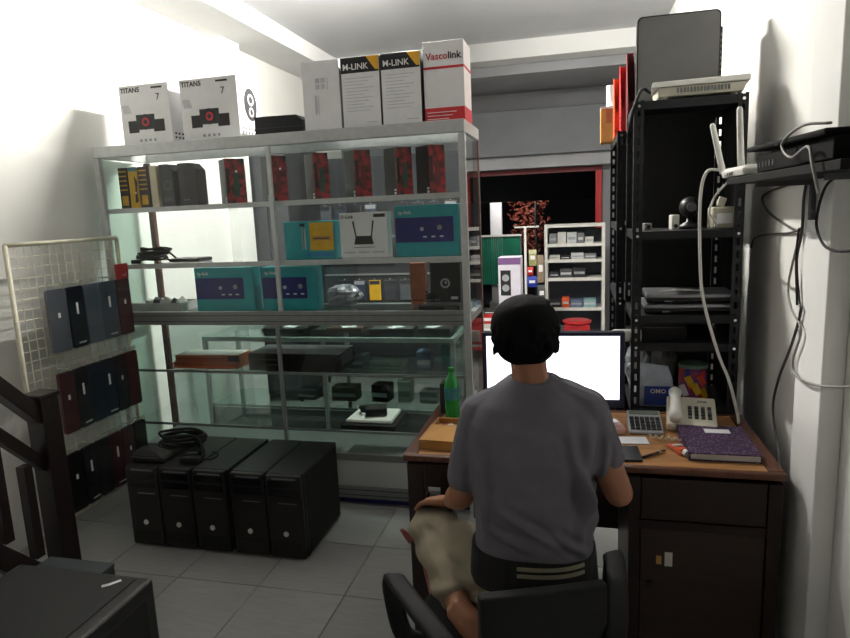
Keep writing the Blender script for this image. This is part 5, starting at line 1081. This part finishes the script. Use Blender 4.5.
# hair: layered tufts over the skull
hairm = M('black_hair', '08070a', 0.75, var=0.4, scale=60, stretch=(6, 6, 1), bump=0.4, bscale=160, spec=0.12)
hb = MB(); hb.ell(HC + Vector((-0.002, -0.026, 0.022)), (0.099, 0.094, 0.089), 24, 16); hb.ell(HC + Vector((0, -0.045, -0.035)), (0.086, 0.056, 0.06), 20, 12)
for s in (-1, 1): hb.ell(HC + Vector((s*0.076, -0.02, 0.015)), (0.015, 0.04, 0.042), 12, 8)
hb.ell(HC + Vector((0.0, 0.055, 0.07)), (0.07, 0.045, 0.028), 14, 8)
rnd = random.Random(11)
for k in range(110):
    a = rnd.uniform(math.pi*1.1, math.pi*1.9); zt = rnd.uniform(-0.3, 0.85)
    st_ = HC + Vector((0.092*math.cos(a)*math.sqrt(1 - zt*zt*0.9), -0.015 + 0.096*math.sin(a)*math.sqrt(1 - zt*zt*0.9), 0.012 + 0.094*zt))
    dn = Vector((0.012*math.cos(a) + rnd.uniform(-.01, .01), 0.012*math.sin(a), -rnd.uniform(0.035, 0.055)))
    hb.tube([st_, st_ + dn*0.5 + Vector((0.006*math.cos(a), 0.006*math.sin(a), 0)), st_ + dn*0.95], [0.010, 0.008, 0.002], 6)
vox('hair', hb, hairm, person, 0.0042, 5, fac=0.5)
# t-shirt
shirt_m = M('grey_cotton', '6a6870', 0.9, var=0.07, scale=14, bump=0.12, bscale=500, spec=0.2)
sb_ = MB()
torso(sb_, [(-0.128, 1.662, 0.665, 0.170, 0.120), (-0.13, 1.665, 0.72, 0.167, 0.118), (-0.13, 1.685, 0.82, 0.176, 0.12), (-0.13, 1.71, 0.92, 0.186, 0.122), (-0.13, 1.737, 1.0, 0.19, 0.116), (-0.13, 1.755, 1.05, 0.165, 0.098), (-0.131, 1.77, 1.09, 0.115, 0.078), (-0.135, 1.78, 1.118, 0.07, 0.066)], 36)
limb(sb_, [SL + Vector((0.01, 0, 0)), SL.lerp(EL, 0.3), SL.lerp(EL, 0.76)], [0.070, 0.064, 0.060]); limb(sb_, [SR, SR.lerp(ER, 0.3), SR.lerp(ER, 0.56)], [0.070, 0.064, 0.060])
limb(sb_, [(-0.15, 1.775, 1.06), (-0.22, 1.765, 1.035), SL + Vector((0.005, 0, 0.004))], [0.062, 0.064, 0.066]); limb(sb_, [(-0.11, 1.775, 1.065), (-0.05, 1.77, 1.05), SR], [0.062, 0.066, 0.068])
def folds(p, n):
    if n.y > 0.2: return 0.004*mnoise.noise(Vector(p)*9)
    x, z = p.x, p.z
    f = 0.0
    for x0, z0, dx, dz, amp, wd_ in ((0.03, 1.02, -0.02, -0.36, 0.010, 0.018), (0.075, 0.98, -0.04, -0.30, 0.008, 0.014), (-0.03, 1.03, 0.10, -0.40, 0.010, 0.016), (-0.28, 0.98, 0.03, -0.30, 0.008, 0.015), (-0.22, 0.80, 0.20, -0.10, 0.007, 0.014), (-0.08, 0.76, 0.12, -0.09, 0.007, 0.012), (-0.26, 0.75, 0.14, -0.05, 0.006, 0.012)):
        l = math.hypot(dx, dz); u = ((x - x0)*dx + (z - z0)*dz)/(l*l); d = abs((x - x0)*dz - (z - z0)*dx)/l
        w = max(0.0, 1 - abs(u - 0.5)*1.9)
        f += 2.2*amp*w*(math.exp(-(d/wd_*1.35)**2) - 0.6*math.exp(-((d - 1.5*wd_)/wd_*1.35)**2))
    return f - 0.004 + 0.006*mnoise.noise(Vector((x*7, p.y*7, z*4)))
vox('shirt', sb_, shirt_m, person, 0.0055, 5, folds)
for cx, cy, cz, rad, a_, nm in ((SL.lerp(EL, 1.03), None, None, 0.0, 0, 'x'),): pass
# trousers
khaki = M('khaki_cotton', '8a8170', 0.9, var=0.12, scale=10, bump=0.15, bscale=300, spec=0.2)
tb = MB(); torso(tb, [(-0.13, 1.655, 0.456, 0.165, 0.115), (-0.13, 1.658, 0.52, 0.175, 0.122), (-0.13, 1.66, 0.60, 0.170, 0.118), (-0.13, 1.663, 0.675, 0.164, 0.110)], 30)
limb(tb, [HL, HL.lerp(KL, 0.5), KL], [0.10, 0.088, 0.072]); limb(tb, [HR, HR.lerp(KR, 0.5), KR], [0.095, 0.085, 0.068])
limb(tb, [KL, KL.lerp(FL, 0.4), KL.lerp(FL, 0.74)], [0.070, 0.066, 0.058]); limb(tb, [KR, KR.lerp(AR, 0.4), KR.lerp(AR, 0.82)], [0.068, 0.066, 0.058])
def tfold(p, n):
    ax = (KL - HL).normalized(); q = Vector(p) - HL; a = q.dot(ax)
    return 0.006*mnoise.noise(Vector(p)*11) + 0.005*math.sin(p.x*60 - p.z*95 + 4*mnoise.noise(Vector(p)*5))*(1 if p.z < 0.66 and p.x < -0.2 else 0.3)
tro = vox('trousers', tb, khaki, person, 0.0065, 5, tfold)
wbm = M('waistband_beige', '8c8672', 0.8)
def band(mb, z0, z1, grow):
    n = 40; rg = []
    for z in (z0, z1):
        t_ = (z - 0.60)/0.075; rx = 0.170 + (0.164 - 0.170)*t_ + grow; ry = 0.118 + (0.110 - 0.118)*t_ + grow; cy = 1.66 + 0.003*t_
        rg.append([(-0.13 + rx*math.copysign(abs(math.cos(a))**(2/2.4), math.cos(a)), cy + ry*math.copysign(abs(math.sin(a))**(2/2.4), math.sin(a)), z + 0.0) for a in [2*math.pi*j/n for j in range(n)]])
    return mb.loft(rg)
obj('waistband', band(MB(), 0.575, 0.672, 0.0075), black_m, person)
def stripe(z0, z1):
    rg = []
    for j in range(13):
        a = math.radians(262 + 58*j/12); q = []
        for g, z in ((0.006, z0), (0.0095, z0), (0.0095, z1), (0.006, z1)):
            rx, ry = 0.167 + g, 0.114 + g; c, s = math.cos(a), math.sin(a)
            q.append((-0.13 + rx*math.copysign(abs(c)**(2/2.4), c), 1.661 + ry*math.copysign(abs(s)**(2/2.4), s), z + 0.0008*j))
        rg.append(q)
    return MB().loft(rg)
for z_ in (0.630, 0.650): obj('waist_stripe', stripe(z_, z_ + 0.010), wbm, person)

# loose cable by the left desk leg
cable('floor_cable', 'black cable hanging from the desk beside the left leg', [(-0.53, 2.07, 0.60), (-0.55, 2.02, 0.52), (-0.545, 2.015, 0.42), (-0.50, 2.02, 0.30), (-0.44, 2.03, 0.18), (-0.40, 2.06, 0.03), (-0.36, 2.10, 0.008), (-0.25, 2.15, 0.006)], 0.005, black_m)
cable('floor_cable', 'pinkish red cable drooping in front of the left desk leg', [(-0.60, 2.03, 0.42), (-0.63, 2.03, 0.47), (-0.56, 2.03, 0.40), (-0.55, 2.03, 0.33), (-0.53, 2.03, 0.22), (-0.50, 2.04, 0.06), (-0.48, 2.05, 0.008), (-0.40, 2.12, 0.008)], 0.006, M('pink_cable', 'a85a58', 0.5))
